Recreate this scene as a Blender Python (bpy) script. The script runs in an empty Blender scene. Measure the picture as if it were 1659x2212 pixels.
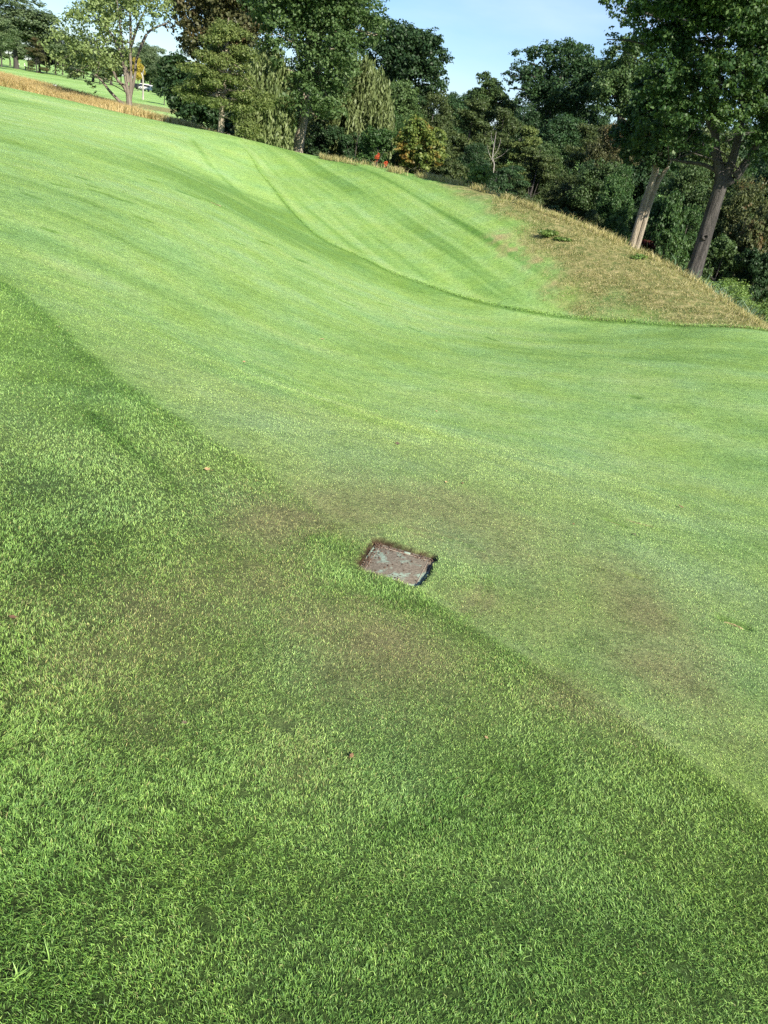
import bpy, math, random
import numpy as np
from mathutils import Vector, Matrix

# ------------------------------------------------------------------ camera
SC = bpy.context.scene
COL = SC.collection
P = math.radians(26.8); RO = math.radians(9.6); F = 1660.0; CX, CY = 829.5, 1106.0
EYE = np.array([0.0, 0.0, 1.6])
_fw = np.array([0, math.cos(P), -math.sin(P)]); _u0 = np.array([0, math.sin(P), math.cos(P)]); _r0 = np.array([1., 0, 0])
_rt = math.cos(RO) * _r0 + math.sin(RO) * _u0
_up = -math.sin(RO) * _r0 + math.cos(RO) * _u0
cam = bpy.data.cameras.new('camera'); camo = bpy.data.objects.new('camera', cam); COL.objects.link(camo)
cam.sensor_fit = 'HORIZONTAL'; cam.sensor_width = 36; cam.lens = 36 * F / 1659.0
cam.clip_start = 0.05; cam.clip_end = 3000
camo.matrix_world = Matrix(((_rt[0], _up[0], -_fw[0], EYE[0]), (_rt[1], _up[1], -_fw[1], EYE[1]), (_rt[2], _up[2], -_fw[2], EYE[2]), (0, 0, 0, 1)))
SC.camera = camo

# ------------------------------------------------------------------ light
SUN_AZ, SUN_EL = 143.0, 35.0        # azimuth clockwise from the viewing direction (+Y)
SC.view_settings.view_transform = 'Standard'; SC.view_settings.look = 'None'
SC.cycles.use_denoising = False
SC.view_settings.exposure = 1.05; SC.view_settings.gamma = 1.0
W = bpy.data.worlds.new('World'); SC.world = W; W.use_nodes = True
nt = W.node_tree; bg = nt.nodes['Background']
sky = nt.nodes.new('ShaderNodeTexSky'); sky.sky_type = 'NISHITA'; sky.sun_disc = False
sky.sun_elevation = math.radians(SUN_EL); sky.sun_rotation = math.radians(SUN_AZ)
sky.air_density = 1.0; sky.dust_density = 0.15; sky.ozone_density = 3.0; sky.altitude = 100
tc = nt.nodes.new('ShaderNodeTexCoord'); mp = nt.nodes.new('ShaderNodeMapping'); mp.inputs['Scale'].default_value = (1.0, 1.0, 4.0)
mp.inputs['Rotation'].default_value = (0.2, 0.3, 0.4)
cn = nt.nodes.new('ShaderNodeTexNoise'); cn.inputs['Scale'].default_value = 2.6; cn.inputs['Detail'].default_value = 7; cn.inputs['Roughness'].default_value = 0.55
cr = nt.nodes.new('ShaderNodeValToRGB'); cr.color_ramp.elements[0].position = 0.42; cr.color_ramp.elements[1].position = 0.8
cr.color_ramp.elements[0].color = (0, 0, 0, 1); cr.color_ramp.elements[1].color = (.75, .75, .75, 1)
mx = nt.nodes.new('ShaderNodeMix'); mx.data_type = 'RGBA'; mx.inputs[7].default_value = (6.0, 7.6, 10.0, 1)
nt.links.new(tc.outputs['Generated'], mp.inputs['Vector']); nt.links.new(mp.outputs[0], cn.inputs['Vector'])
nt.links.new(cn.outputs['Fac'], cr.inputs[0]); nt.links.new(cr.outputs[0], mx.inputs[0])
tn_ = nt.nodes.new('ShaderNodeMix'); tn_.data_type = 'RGBA'; tn_.blend_type = 'MULTIPLY'; tn_.inputs[0].default_value = 1; tn_.inputs[7].default_value = (.80, .95, 1.16, 1)
nt.links.new(sky.outputs[0], tn_.inputs[6]); nt.links.new(tn_.outputs[2], mx.inputs[6]); nt.links.new(mx.outputs[2], bg.inputs['Color'])
bg.inputs['Strength'].default_value = 0.064
sl = bpy.data.lights.new('sun', 'SUN'); sl.energy = 5.0; sl.angle = math.radians(0.55); sl.color = (1.0, 0.93, 0.80)
so = bpy.data.objects.new('sun', sl); COL.objects.link(so)
_a, _e = math.radians(SUN_AZ), math.radians(SUN_EL)
SUND = Vector((math.sin(_a) * math.cos(_e), math.cos(_a) * math.cos(_e), math.sin(_e)))
so.rotation_euler = SUND.to_track_quat('Z', 'Y').to_euler()
so.location = (30, -20, 40)

# ------------------------------------------------------------------ helpers
R = np.random.RandomState
def ray(u, v):
    d = _fw + _rt * (u - CX) / F + _up * (CY - v) / F
    return d / np.linalg.norm(d)
def at(u, v, r):
    """point on the sight line through photo point (u,v) at horizontal distance r"""
    d = ray(u, v); return EYE + d * (r / math.hypot(d[0], d[1]))

def _hash(ix, iy, seed):
    h = (ix.astype(np.int64) * 374761393 + iy.astype(np.int64) * 668265263 + seed * 974711) & 0x7fffffff
    h = ((h ^ (h >> 13)) * 1274126177) & 0x7fffffff
    return ((h ^ (h >> 16)) & 0xffff) / 65535.0
def vnoise(x, y, seed=0):
    ix = np.floor(x); iy = np.floor(y); fx = x - ix; fy = y - iy
    fx = fx * fx * (3 - 2 * fx); fy = fy * fy * (3 - 2 * fy)
    a = _hash(ix, iy, seed); b = _hash(ix + 1, iy, seed); c = _hash(ix, iy + 1, seed); d = _hash(ix + 1, iy + 1, seed)
    return (a * (1 - fx) + b * fx) * (1 - fy) + (c * (1 - fx) + d * fx) * fy
def fbm(x, y, seed=0, o=4):
    s = 0; a = 1; t = 0
    for i in range(o):
        s = s + a * vnoise(x * 2 ** i + 17.3 * i, y * 2 ** i - 9.1 * i, seed + i); t += a; a *= .55
    return s / t
def sst(a, b, x):
    t = np.clip((x - a) / (b - a), 0, 1); return t * t * (3 - 2 * t)

# ------------------------------------------------------------------ terrain (thin plate through surveyed points)
vis = [  # photo u, v, distance
 (0,190,56),(200,230,52),(400,272,46),(500,296,42),(640,335,40),(740,352,38),(830,372,36),(920,388,34.5),(1000,405,33),(1080,430,31),(1150,455,29.5),
 (1260,497,28),(1360,540,27),(1425,572,26),(1480,600,25.3),(1570,655,23.5),(1640,705,21.5),
 (1659,714,20.3),(1480,704,20.8),(1300,692,21.5),(1159,674,22),(1000,640,23.3),(830,575,25),(700,525,26.5),(620,440,31.5),(560,370,36.5),(520,312,41),
 (900,480,29.5),(1050,520,27),(1200,600,24),(780,440,32),(1400,640,22.7),(1240,660,22.6),(1300,590,24.3),(680,380,36.5),
 (0,450,11.5),(200,450,14),(400,450,18.5),(550,480,23),(0,340,18),(200,370,21),(400,380,26),(0,250,30),(200,290,32),(420,320,35),(0,215,40),(230,250,43),
 (1659,850,12.8),(1400,850,11.8),(1100,800,12.2),(1300,1000,7.3),
 (800,700,14.2),(500,640,11.5),(700,850,7.6),(1000,900,8.0),(300,700,7.6),(0,620,6.6),
]
CTL = []
for u, v, r in vis: CTL.append(at(u, v, r))
def hid(az, r, z):
    a = math.radians(az); CTL.append(np.array([r * math.sin(a), r * math.cos(a), z]))
for az, r, z in [(-60,1,0),(0,0,0),(60,1,0),(180,1,0),(-90,3,.05),(90,3,-.1),(180,4,.2),(-40,3,.05),(0,2,0),(0,3,-.05),(12,3,-.07),(35,3,-.12),(40,5,-.4),(-38,5,0),(20,4,-.2),(0,4,-.15),(-20,4,-.03),
    (-60,10,-.3),(60,10,-1.2),(90,15,-1.8),(-90,15,0),(180,15,.5),(-45,30,-.3),(45,20,-3),(40,35,-3.6),(-60,60,0),
    (35,30,-3.6),(28,27,-3.6),(24,31,-3.7),(20,34,-3.7),(15,37,-3.5),(10,40,-3.3),(5,44,-3.1),(0,48,-2.9),(-5,52,-2.7),(-10,56,-2.5),(-15,62,-2.3),
    (20,55,-3.6),(10,70,-3.4),(0,80,-3.2),(-8,85,-2.8),(-15,85,-2.2),(-28,60,-.6),(-28,72,-.25),(-28,80,-.3),(-28,92,-1.1),(-25,60,-1.0),(-25,72,-.75),(-25,80,-.6),(-25,95,-1.4),(-22,60,-1.1),(-22,70,-.85),(-22,76,-.8),(-22,92,-1.6),(-19.5,64,-1.1),(-19,75,-1.6),(-35,72,-.1),(-35,92,-1.),(-18,60,-1.6),
    (-28,100,-1.4),(-20,100,-1.6),(-24,160,-1.5),(-15,160,-1.8),(0,140,-3),(20,130,-3.4),(-40,120,-1.2),(40,80,-3.6),(-28,200,-1.4)]:
    hid(az, r, z)
CTL = np.array(CTL)
def _tps(r2): return 0.5 * r2 * np.log(r2 + 1e-9)
_n = len(CTL); _sx = 20.0
_X = CTL[:, :2] / _sx
_K = _tps(((_X[:, None] - _X[None]) ** 2).sum(2)) + np.eye(_n) * 0.0015
_Pm = np.hstack([np.ones((_n, 1)), _X])
_A = np.vstack([np.hstack([_K, _Pm]), np.hstack([_Pm.T, np.zeros((3, 3))])])
_wt = np.linalg.solve(_A, np.concatenate([CTL[:, 2], [0, 0, 0]]))
def tz(x, y):
    x = np.atleast_1d(np.asarray(x, float)).ravel(); y = np.atleast_1d(np.asarray(y, float)).ravel()
    out = np.empty(len(x))
    for i in range(0, len(x), 60000):
        q = np.stack([x[i:i + 60000], y[i:i + 60000]], 1) / _sx
        d2 = ((q[:, None] - _X[None]) ** 2).sum(2)
        out[i:i + 60000] = _tps(d2) @ _wt[:_n] + _wt[_n] + q @ _wt[_n + 1:]
    r = np.hypot(x, y)
    flat = -1.7 - 1.6 * sst(-.2, .2, x / (r + 1))
    w = sst(120, 190, r)
    w = np.maximum(w, sst(-15, -40, y))
    return np.clip(out, -6, 3) * (1 - w) + flat * w
def hit(u, v, rmax=400):
    """first point where the sight line meets the terrain"""
    d = ray(u, v); t = np.geomspace(0.6, rmax, 3000)
    p = EYE[None] + d[None] * t[:, None]
    dz = p[:, 2] - tz(p[:, 0], p[:, 1])
    k = np.argmax(dz < 0)
    if dz[k] >= 0: return None
    a = dz[k - 1] / (dz[k - 1] - dz[k]); return p[k - 1] * (1 - a) + p[k] * a
_hc = {}
def H(u, v):
    h = hit(u, v); return np.array([h[0], h[1]]) if h is not None else None
def gz(x, y): return float(tz(x, y)[0])

# distance to polyline / polygon tests in world XY
def pdist(x, y, pts):
    d = np.full(x.shape, 1e9); s = np.zeros(x.shape)
    for a, b in zip(pts[:-1], pts[1:]):
        ab = b - a; L = (ab ** 2).sum()
        t = np.clip(((x - a[0]) * ab[0] + (y - a[1]) * ab[1]) / L, 0, 1)
        q = np.hypot(x - a[0] - t * ab[0], y - a[1] - t * ab[1])
        sg = np.sign(ab[0] * (y - a[1]) - ab[1] * (x - a[0]))
        m = q < d; s = np.where(m, sg, s); d = np.where(m, q, d)
    return d, s
def inpoly(x, y, pts):
    c = np.zeros(x.shape, bool); n = len(pts)
    for i in range(n):
        a = pts[i]; b = pts[(i + 1) % n]
        cond = ((a[1] > y) != (b[1] > y)) & (x < (b[0] - a[0]) * (y - a[1]) / (b[1] - a[1] + 1e-12) + a[0])
        c ^= cond
    return c
def sdpoly(x, y, pts):
    d, _ = pdist(x, y, list(pts) + [pts[0]]); return np.where(inpoly(x, y, pts), d, -d)

def smooth_line(pts, k=6):
    pts = np.array(pts); out = []
    for i in range(len(pts) - 1):
        p0 = pts[max(i - 1, 0)]; p1 = pts[i]; p2 = pts[i + 1]; p3 = pts[min(i + 2, len(pts) - 1)]
        for t in np.linspace(0, 1, k, endpoint=False):
            out.append(.5 * ((2 * p1) + (-p0 + p2) * t + (2 * p0 - 5 * p1 + 4 * p2 - p3) * t * t + (-p0 + 3 * p1 - 3 * p2 + p3) * t ** 3))
    out.append(pts[-1]); return np.array(out)
def HL(uv, k=5):
    out = []
    for u, v in uv:
        h = H(u, v)
        if h is not None: out.append(h)
    return smooth_line(out, k) if len(out) > 2 and k > 1 else np.array(out)

# lines on the ground, read off the photograph
MOW = HL([(0,606),(150,722),(290,838),(420,925),(560,1010),(690,1110),(800,1190),(930,1290),(1100,1398),(1250,1492),(1450,1620),(1659,1760)])
MOW = np.vstack([MOW[0] + (MOW[0] - MOW[6]) * 6, MOW, MOW[-1] + (MOW[-1] - MOW[-7]) * 4])
TOE = HL([(512,305),(545,345),(575,390),(615,440),(655,485),(695,518),(760,548),(840,588),(920,618),(1000,645),(1080,664),(1159,678),(1300,694),(1480,706),(1659,716)])
TOE = np.vstack([TOE[0] + np.array([-1.5, 6.]), TOE, TOE[-1] + (TOE[-1] - TOE[-4]) * 6])
SEAM = HL([(415,300),(440,338),(470,372),(500,402),(540,438),(600,478),(690,525)])
# dry fescue face at the right end of the mound
TAN = [np.array(p) for p in HL([(960,398),(1050,436),(1108,476),(1152,520),(1188,565),(1232,620),(1285,664),(1340,692),(1480,703),(1640,712)], 1)]
TAN += [np.array((24., 17.)), np.array((22., 27.)), np.array((7., 40.)), np.array((1.2, 36.))]
BOX = np.array([H(766,1223), H(811,1158), H(939,1197), H(920,1273)])
BC = BOX.mean(0) - .013 * (BOX[1] - BOX[0]) / np.linalg.norm(BOX[1] - BOX[0])
print('box', BOX, 'toe', TOE[::8].round(1).tolist())
BZ = gz(*BC)

def masks(x, y):
    """rough, dry, tan, soil, tint(-1..1), h (sward height) at ground points"""
    r = np.hypot(x, y)
    wob = (fbm(x * 1.3, y * 1.3, 5, 3) - .5) * .07
    dm, sm = pdist(x, y, MOW); near = -sm * dm                 # >0 : camera side of the mowing line
    near = near + wob
    rough = sst(-.045, .055, near) * (r < 40)
    rough = rough * (1 - .45 * sst(-1.1, .2, x)) * (1 - .45 * np.exp(-(np.hypot(x - BC[0], y - BC[1]) / 1.0) ** 2))
    dt, st = pdist(x, y, TOE); mound = st * dt                 # >0 : far side of the toe
    moundm = sst(-.05, .12, mound + wob * .3)
    far = sst(60, 66, r + (fbm(x * .1, y * .1, 3, 2) - .5) * 10)
    # dry scalped turf around the cover
    bx, by = x - BC[0], y - BC[1]
    n1 = fbm(x * 1.6, y * 1.6, 11, 4); n2 = fbm(x * 5, y * 5, 12, 3)
    ring = np.zeros_like(x)
    for (u, v, rad, k) in DRY:
        ring = np.maximum(ring, k * np.exp(-((x - u) ** 2 + (y - v) ** 2) / (rad ** 2) * 1.1))
    dry = np.clip(ring * (.45 + 1.1 * n1) + (n2 - .5) * .5 * (ring > .15), 0, 1)
    lush = np.zeros_like(x)
    for (u, v, rad, k) in LUSH:
        lush = np.maximum(lush, k * np.exp(-((x - u) ** 2 + (y - v) ** 2) / (rad ** 2)))
    dry = dry * (1 - lush)
    sqd = np.minimum(pdist(x, y, SQ)[0], pdist(x, y, SQ2)[0] * 1.6)
    dry = np.clip(dry + .5 * np.exp(-((sqd - .03) / .018) ** 2) * sst(.4, .55, n2) * (1 - dry), 0, 1)
    # dry fescue
    sd = sdpoly(x, y, TAN) + (fbm(x * .9, y * .9, 21, 4) - .5) * 2.6
    tan = sst(-.9, 1.0, sd) * moundm
    behind = np.zeros_like(x)
    # left fescue strip beyond the fairway crest
    dst, ss = pdist(x, y, STRIP)
    strip = sst(-1.2, .6, np.interp(np.degrees(np.arctan2(x, y)), [-28, -22, -18], [5.0, 4.6, 2.2]) + (fbm(x * .3, y * .3, 22, 3) - .5) * 3 - dst)
    dst2, _ = pdist(x, y, STRIP2)
    strip2 = sst(-2, 1, 9 + (fbm(x * .12, y * .12, 25, 3) - .5) * 7 - dst2)
    tan = np.clip(np.maximum(tan, np.maximum(strip, strip2)), 0, 1)
    bare = np.zeros_like(x)
    for (u, v, rad) in BARE:
        q = ((x - u) ** 2 + (y - v) ** 2) / rad ** 2
        bare = np.maximum(bare, np.exp(-q) * .9 * sst(.40, .62, fbm(x * 3, y * 3, 31, 3)))
    soil = np.zeros_like(x)
    for (a, b, w) in DIV:
        dd, _ = pdist(x, y, [a, b])
        soil = np.maximum(soil, sst(w, w * .5, dd + (fbm(x * 20, y * 20, 33, 2) - .5) * w))
    # mowing stripes on the mound, mottling on the fairway
    t = x * .87 + y * .49; s = -x * .49 + y * .87
    tw = t + (fbm(s * .06, t * .3, 40, 2) - .5) * .5
    stripe = (vnoise(tw * 1.6, s * .03, 41) - .5) * .7 + (vnoise(tw * 4.2, s * .08, 42) - .5) * 1.2 + (vnoise(tw * 9, s * .25, 43) - .5) * .9
    mott = (fbm(x * .16 + 3, y * .25, 50, 4) - .5) * 2.6 + (fbm(x * .8, y * 1.5, 51, 4) - .5) * 1.5 + (fbm(x * 3, y * 5, 53, 2) - .5) * .5 * sst(25, 12, r)
    tint = np.where(moundm > .5, stripe * .95 + (fbm(x * .3, y * .3, 52, 4) - .5) * .8, mott)
    tint = tint - .5 * sst(2.0, 1.1, r) - .12 * sst(3.2, 2.0, r) - .18 * rough * sst(3.0, 4.5, r) * np.exp(-np.maximum(near, 0) / 1.6) + .7 * np.exp(-((near + .035) / .03) ** 2) * sst(-.1, .4, x) * sst(4, 3, r)  # first terms darken turf near the camera, painted shade of the blade gaps
    sl_, _ = pdist(x, y, SEAM)
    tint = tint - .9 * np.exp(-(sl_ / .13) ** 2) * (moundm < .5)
    # darker olive band in the swale on the left
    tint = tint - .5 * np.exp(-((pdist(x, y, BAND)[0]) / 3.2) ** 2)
    tint = tint - 1.7 * np.exp(-((mound - .0) / .085) ** 2) * sst(38, 27, r) + .5 * np.exp(-((mound - .35) / .2) ** 2) * (r < 45)  # dark line and light strip: lip's shadow and lit top painted in
    tint = tint - 1.0 * np.exp(-((near - .06) / .16) ** 2) * sst(14, 9, r) * .5
    for L_, w_, k_ in ARCS:
        tint = tint - k_ * np.exp(-(pdist(x, y, L_)[0] / w_) ** 2)
    dk = np.zeros_like(x)
    for a_, b_, w_ in DARK:
        m_ = (np.abs(x - a_[0]) < 2.5) & (np.abs(y - a_[1]) < 2.5)
        if m_.any(): dk[m_] = np.maximum(dk[m_], 2.4 * np.exp(-(pdist(x[m_], y[m_], [a_, b_])[0] / np.maximum(w_ * 1.7, .05 if np.hypot(*a_) > 9 else 0)) ** 2))
    h = .0060 + .0070 * rough + .007 * lush
    h = h * (1 - .3 * dry)
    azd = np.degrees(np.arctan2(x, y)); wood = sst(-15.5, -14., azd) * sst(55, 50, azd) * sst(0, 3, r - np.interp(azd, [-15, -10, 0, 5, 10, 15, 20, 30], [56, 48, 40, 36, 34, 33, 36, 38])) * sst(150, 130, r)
    return dict(wood=wood, rough=np.clip(np.maximum(rough, moundm * .75), 0, 1), nearrough=rough, mound=moundm, dry=dry, tan=tan, soil=np.clip(np.maximum(soil, bare), 0, 1),
                bare=bare, tint=np.clip(tint - dk, -1.5, 1.5), h=h, lush=lush, far=far)

def HP(u, v): return H(u, v)
DRY = []
for u, v, rad, k in [(640,1140,.38,.95),(720,1105,.35,.75),(850,1090,.45,.7),(1000,1110,.5,.75),(1090,1190,.35,.6),(560,1230,.35,.75),(450,1300,.35,.7),(330,1350,.35,.75),(230,1420,.28,.6),
                     (700,1330,.3,.8),(850,1400,.3,.95),(760,1440,.22,.7),(920,1440,.25,.6),(1060,1290,.25,.7),(1150,1290,.35,.6),(1390,1330,.32,.95),(1440,1440,.28,.9),(1350,1250,.3,.5),(1230,1500,.18,.8),(1330,1560,.15,.5),
                     (640,1620,.16,.35),(300,1560,.14,.4),(150,1320,.3,.5),(1560,1560,.2,.3)]:
    h = H(u, v); DRY.append((h[0], h[1], rad, k))
LUSH = []
for u, v, rad, k in [(715,1180,.15,.9),(745,1240,.13,1),(830,1275,.11,1),(900,1295,.10,.9),(700,1220,.14,.7),(960,1330,.1,.5),(1000,1250,.12,.5)]:
    h = H(u, v); LUSH.append((h[0], h[1], rad, k))
STRIP = HL([(0,163),(60,180),(130,200),(200,220),(270,240),(330,254),(395,270)], 3)
STRIP = np.array([[p[0], p[1]] for p in STRIP]) if len(STRIP) else STRIP
_s = []
for az, r in [(-45,76),(-34,75),(-28,74),(-25,72),(-22,68),(-19.5,61),(-17.8,53.5),(-16.3,49.5)]:
    a = math.radians(az); _s.append(np.array([r * math.sin(a), r * math.cos(a)]))
STRIP = np.array(_s)
STRIP2 = np.array([[q[1] * math.sin(math.radians(q[0])), q[1] * math.cos(math.radians(q[0]))] for q in [(-34, 104), (-27, 107), (-22, 112), (-18, 118), (-14, 120)]])
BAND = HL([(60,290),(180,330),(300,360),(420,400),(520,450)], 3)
BARE = [(H(1080,512)[0], H(1080,512)[1], .45), (H(1110,535)[0], H(1110,535)[1], .6), (H(1165,565)[0], H(1165,565)[1], .5), (H(1195,600)[0], H(1195,600)[1], .5)]
DIV = []
for u0, v0, u1, v1, w in [(1227,996,1258,1004,.030),(1362,1121,1402,1131,.030)]:
    DIV.append((H(u0, v0), H(u1, v1), w))
DARK = [(H(a,b), H(c,d), w) for a,b,c,d,w in [(1312,1122,1350,1136,.012),(1565,1336,1610,1352,.02),(1360,1238,1385,1246,.013),(120,398,138,402,.05),(172,383,186,388,.05),(205,412,232,420,.05),(250,428,278,436,.05),(322,388,334,391,.05),
        (390,414,420,425,.06),(455,435,478,446,.06),(448,400,466,406,.05),(300,470,318,476,.05),(560,520,582,527,.05),(640,560,660,566,.05),(100,495,118,500,.04),(1050,728,1072,736,.03),(1365,855,1382,860,.03),
        (820,655,845,661,.03),(740,650,765,660,.03),(505,520,525,529,.03),(880,705,905,715,.03),(193,400,203,403,.05),(340,365,352,368,.06),(60,420,80,428,.04),(1250,760,1275,764,.03)]]
SQ = HL([(668,1165),(740,1138),(850,1140),(960,1165),(1055,1200),(1058,1240),(1045,1290),(1010,1332)], 4)
SQ2 = HL([(1010,1332),(930,1310),(830,1305),(700,1268),(640,1225),(668,1165)], 4)
ARCS = [(SQ, .02, .8), (SQ2, .03, .6), (HL([(1100,1655),(1030,1720),(930,1765),(830,1800)], 3), .05, .55), (HL([(1190,1620),(1180,1680),(1130,1750),(1040,1800)], 3), .05, .6),
        (HL([(640,1150),(590,1200),(500,1235)], 3), .05, .5), (HL([(560,1365),(450,1430),(330,1450)], 3), .05, .45), (HL([(700,1290),(800,1340),(880,1350)], 3), .05, .4),
        (HL([(195,895),(265,960),(330,1010),(380,1060)], 3), .05, .9), (HL([(120,800),(195,895),(265,960)], 3), .25, .5), (HL([(1060,1200),(1050,1260),(1020,1310)], 3), .03, -.5),
        (HL([(850,1300),(960,1335),(1090,1405),(1240,1500)], 3), .05, .6), (HL([(960,1690),(930,1800),(1000,1840)], 3), .05, .4)]

# ------------------------------------------------------------------ mesh helpers
def mesh_np(name, V, faces_idx, sizes, attrs=None, smooth=False):
    me = bpy.data.meshes.new(name)
    V = np.ascontiguousarray(V, np.float32); faces_idx = np.ascontiguousarray(faces_idx, np.int32)
    sizes = np.asarray(sizes, np.int32); starts = np.concatenate([[0], np.cumsum(sizes)[:-1]]).astype(np.int32)
    me.vertices.add(len(V)); me.vertices.foreach_set('co', V.ravel())
    me.loops.add(len(faces_idx)); me.loops.foreach_set('vertex_index', faces_idx)
    me.polygons.add(len(sizes)); me.polygons.foreach_set('loop_start', starts)
    if smooth: me.polygons.foreach_set('use_smooth', np.ones(len(sizes), bool))
    me.update(calc_edges=True)
    for k, (dom, arr) in (attrs or {}).items():
        a = me.attributes.new(k, 'FLOAT', dom); a.data.foreach_set('value', np.ascontiguousarray(arr, np.float32))
    return me
def obj(name, me, mat=None, parent=None, loc=None):
    o = bpy.data.objects.new(name, me); COL.objects.link(o)
    if mat is not None and me is not None and not me.materials: me.materials.append(mat)
    if parent is not None: o.parent = parent
    if loc is not None: o.location = loc
    return o
def tag(o, label=None, cat=None, group=None, kind=None):
    if label: o['label'] = label
    if cat: o['category'] = cat
    if group: o['group'] = group
    if kind: o['kind'] = kind
    return o
def empty(name, loc, label, cat, group=None, rz=0):
    o = bpy.data.objects.new(name, None); COL.objects.link(o); o.location = loc; o.rotation_euler = (0, 0, rz); o.empty_display_size = .3
    return tag(o, label, cat, group)

# ------------------------------------------------------------------ materials
def mat(name):
    m = bpy.data.materials.new(name); m.use_nodes = True; m.node_tree.nodes.clear()
    return m, m.node_tree
class N:
    def __init__(s, nt): s.nt = nt
    def __call__(s, typ, **kw):
        n = s.nt.nodes.new(typ)
        for k, v in kw.items():
            if k in ('i',):
                for kk, vv in v.items():
                    if isinstance(vv, tuple) and len(vv) == 2 and hasattr(vv[0], 'outputs'): s.nt.links.new(vv[0].outputs[vv[1]], n.inputs[kk])
                    elif hasattr(vv, 'outputs'): s.nt.links.new(vv.outputs[0], n.inputs[kk])
                    else: n.inputs[kk].default_value = vv
            else: setattr(n, k, v)
        return n
    def attr(s, a): return s('ShaderNodeAttribute', attribute_name=a)
    def mixc(s, f, a, b, bt='MIX'):
        n = s('ShaderNodeMix', data_type='RGBA', blend_type=bt)
        for idx, v in ((0, f), (6, a), (7, b)):
            if isinstance(v, tuple) and len(v) == 2 and hasattr(v[0], 'outputs'): s.nt.links.new(v[0].outputs[v[1]], n.inputs[idx])
            elif hasattr(v, 'outputs'): s.nt.links.new(v.outputs[0 if v.bl_idname != 'ShaderNodeMix' else 2], n.inputs[idx])
            elif isinstance(v, (int, float)): n.inputs[idx].default_value = v
            else: n.inputs[idx].default_value = (*v, 1) if len(v) == 3 else v
        return n
    def math(s, op, a, b=0., c=None):
        n = s('ShaderNodeMath', operation=op)
        for i_, v in enumerate((a, b) if c is None else (a, b, c)):
            if isinstance(v, tuple): s.nt.links.new(v[0].outputs[v[1]], n.inputs[i_])
            elif hasattr(v, 'outputs'): s.nt.links.new(v.outputs[0], n.inputs[i_])
            else: n.inputs[i_].default_value = v
        return n
    def ramp(s, f, stops):
        n = s('ShaderNodeValToRGB'); e = n.color_ramp.elements
        while len(e) < len(stops): e.new(.5)
        for el, (p, c) in zip(e, stops): el.position = p; el.color = (*c, 1) if len(c) == 3 else c
        s.nt.links.new((f[0].outputs[f[1]] if isinstance(f, tuple) else f.outputs[0]), n.inputs[0]); return n
def out_of(n): return n.outputs[2] if n.bl_idname == 'ShaderNodeMix' else n.outputs[0]

FAIR = (.275, .440, .135); FAIR_D = (.165, .300, .072); FAIR_L = (.360, .505, .200)
ROUGH = (.215, .365, .095); ROUGH_D = (.088, .200, .036); ROUGH_L = (.300, .450, .150)
DRYC = (.285, .285, .135); TANC = (.44, .375, .185)
def turf_colour(n, blade):
    """one colour recipe for turf, shared by the ground sheet and the blades standing on it"""
    A = lambda k: (n.attr(k), 'Fac')
    tint = n.attr('tint')
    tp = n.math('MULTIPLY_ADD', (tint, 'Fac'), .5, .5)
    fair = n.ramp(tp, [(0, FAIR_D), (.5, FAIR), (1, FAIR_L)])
    rough = n.ramp(tp, [(0, ROUGH_D), (.5, ROUGH), (1, ROUGH_L)])
    c = n.mixc(A('rough'), fair, rough)
    geo = n('ShaderNodeNewGeometry'); hn = n('ShaderNodeTexNoise', i={'Vector': (geo, 'Position'), 'Scale': .9, 'Detail': 5., 'Roughness': .6})
    c = n.mixc(1., c, n.ramp((hn, 'Fac'), [(.32, (1.04, 1.0, .86)), (.5, (1, 1, 1)), (.68, (.94, .99, 1.16))]), 'MULTIPLY')
    c = n.mixc(A('dry'), c, DRYC)
    return c
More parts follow.
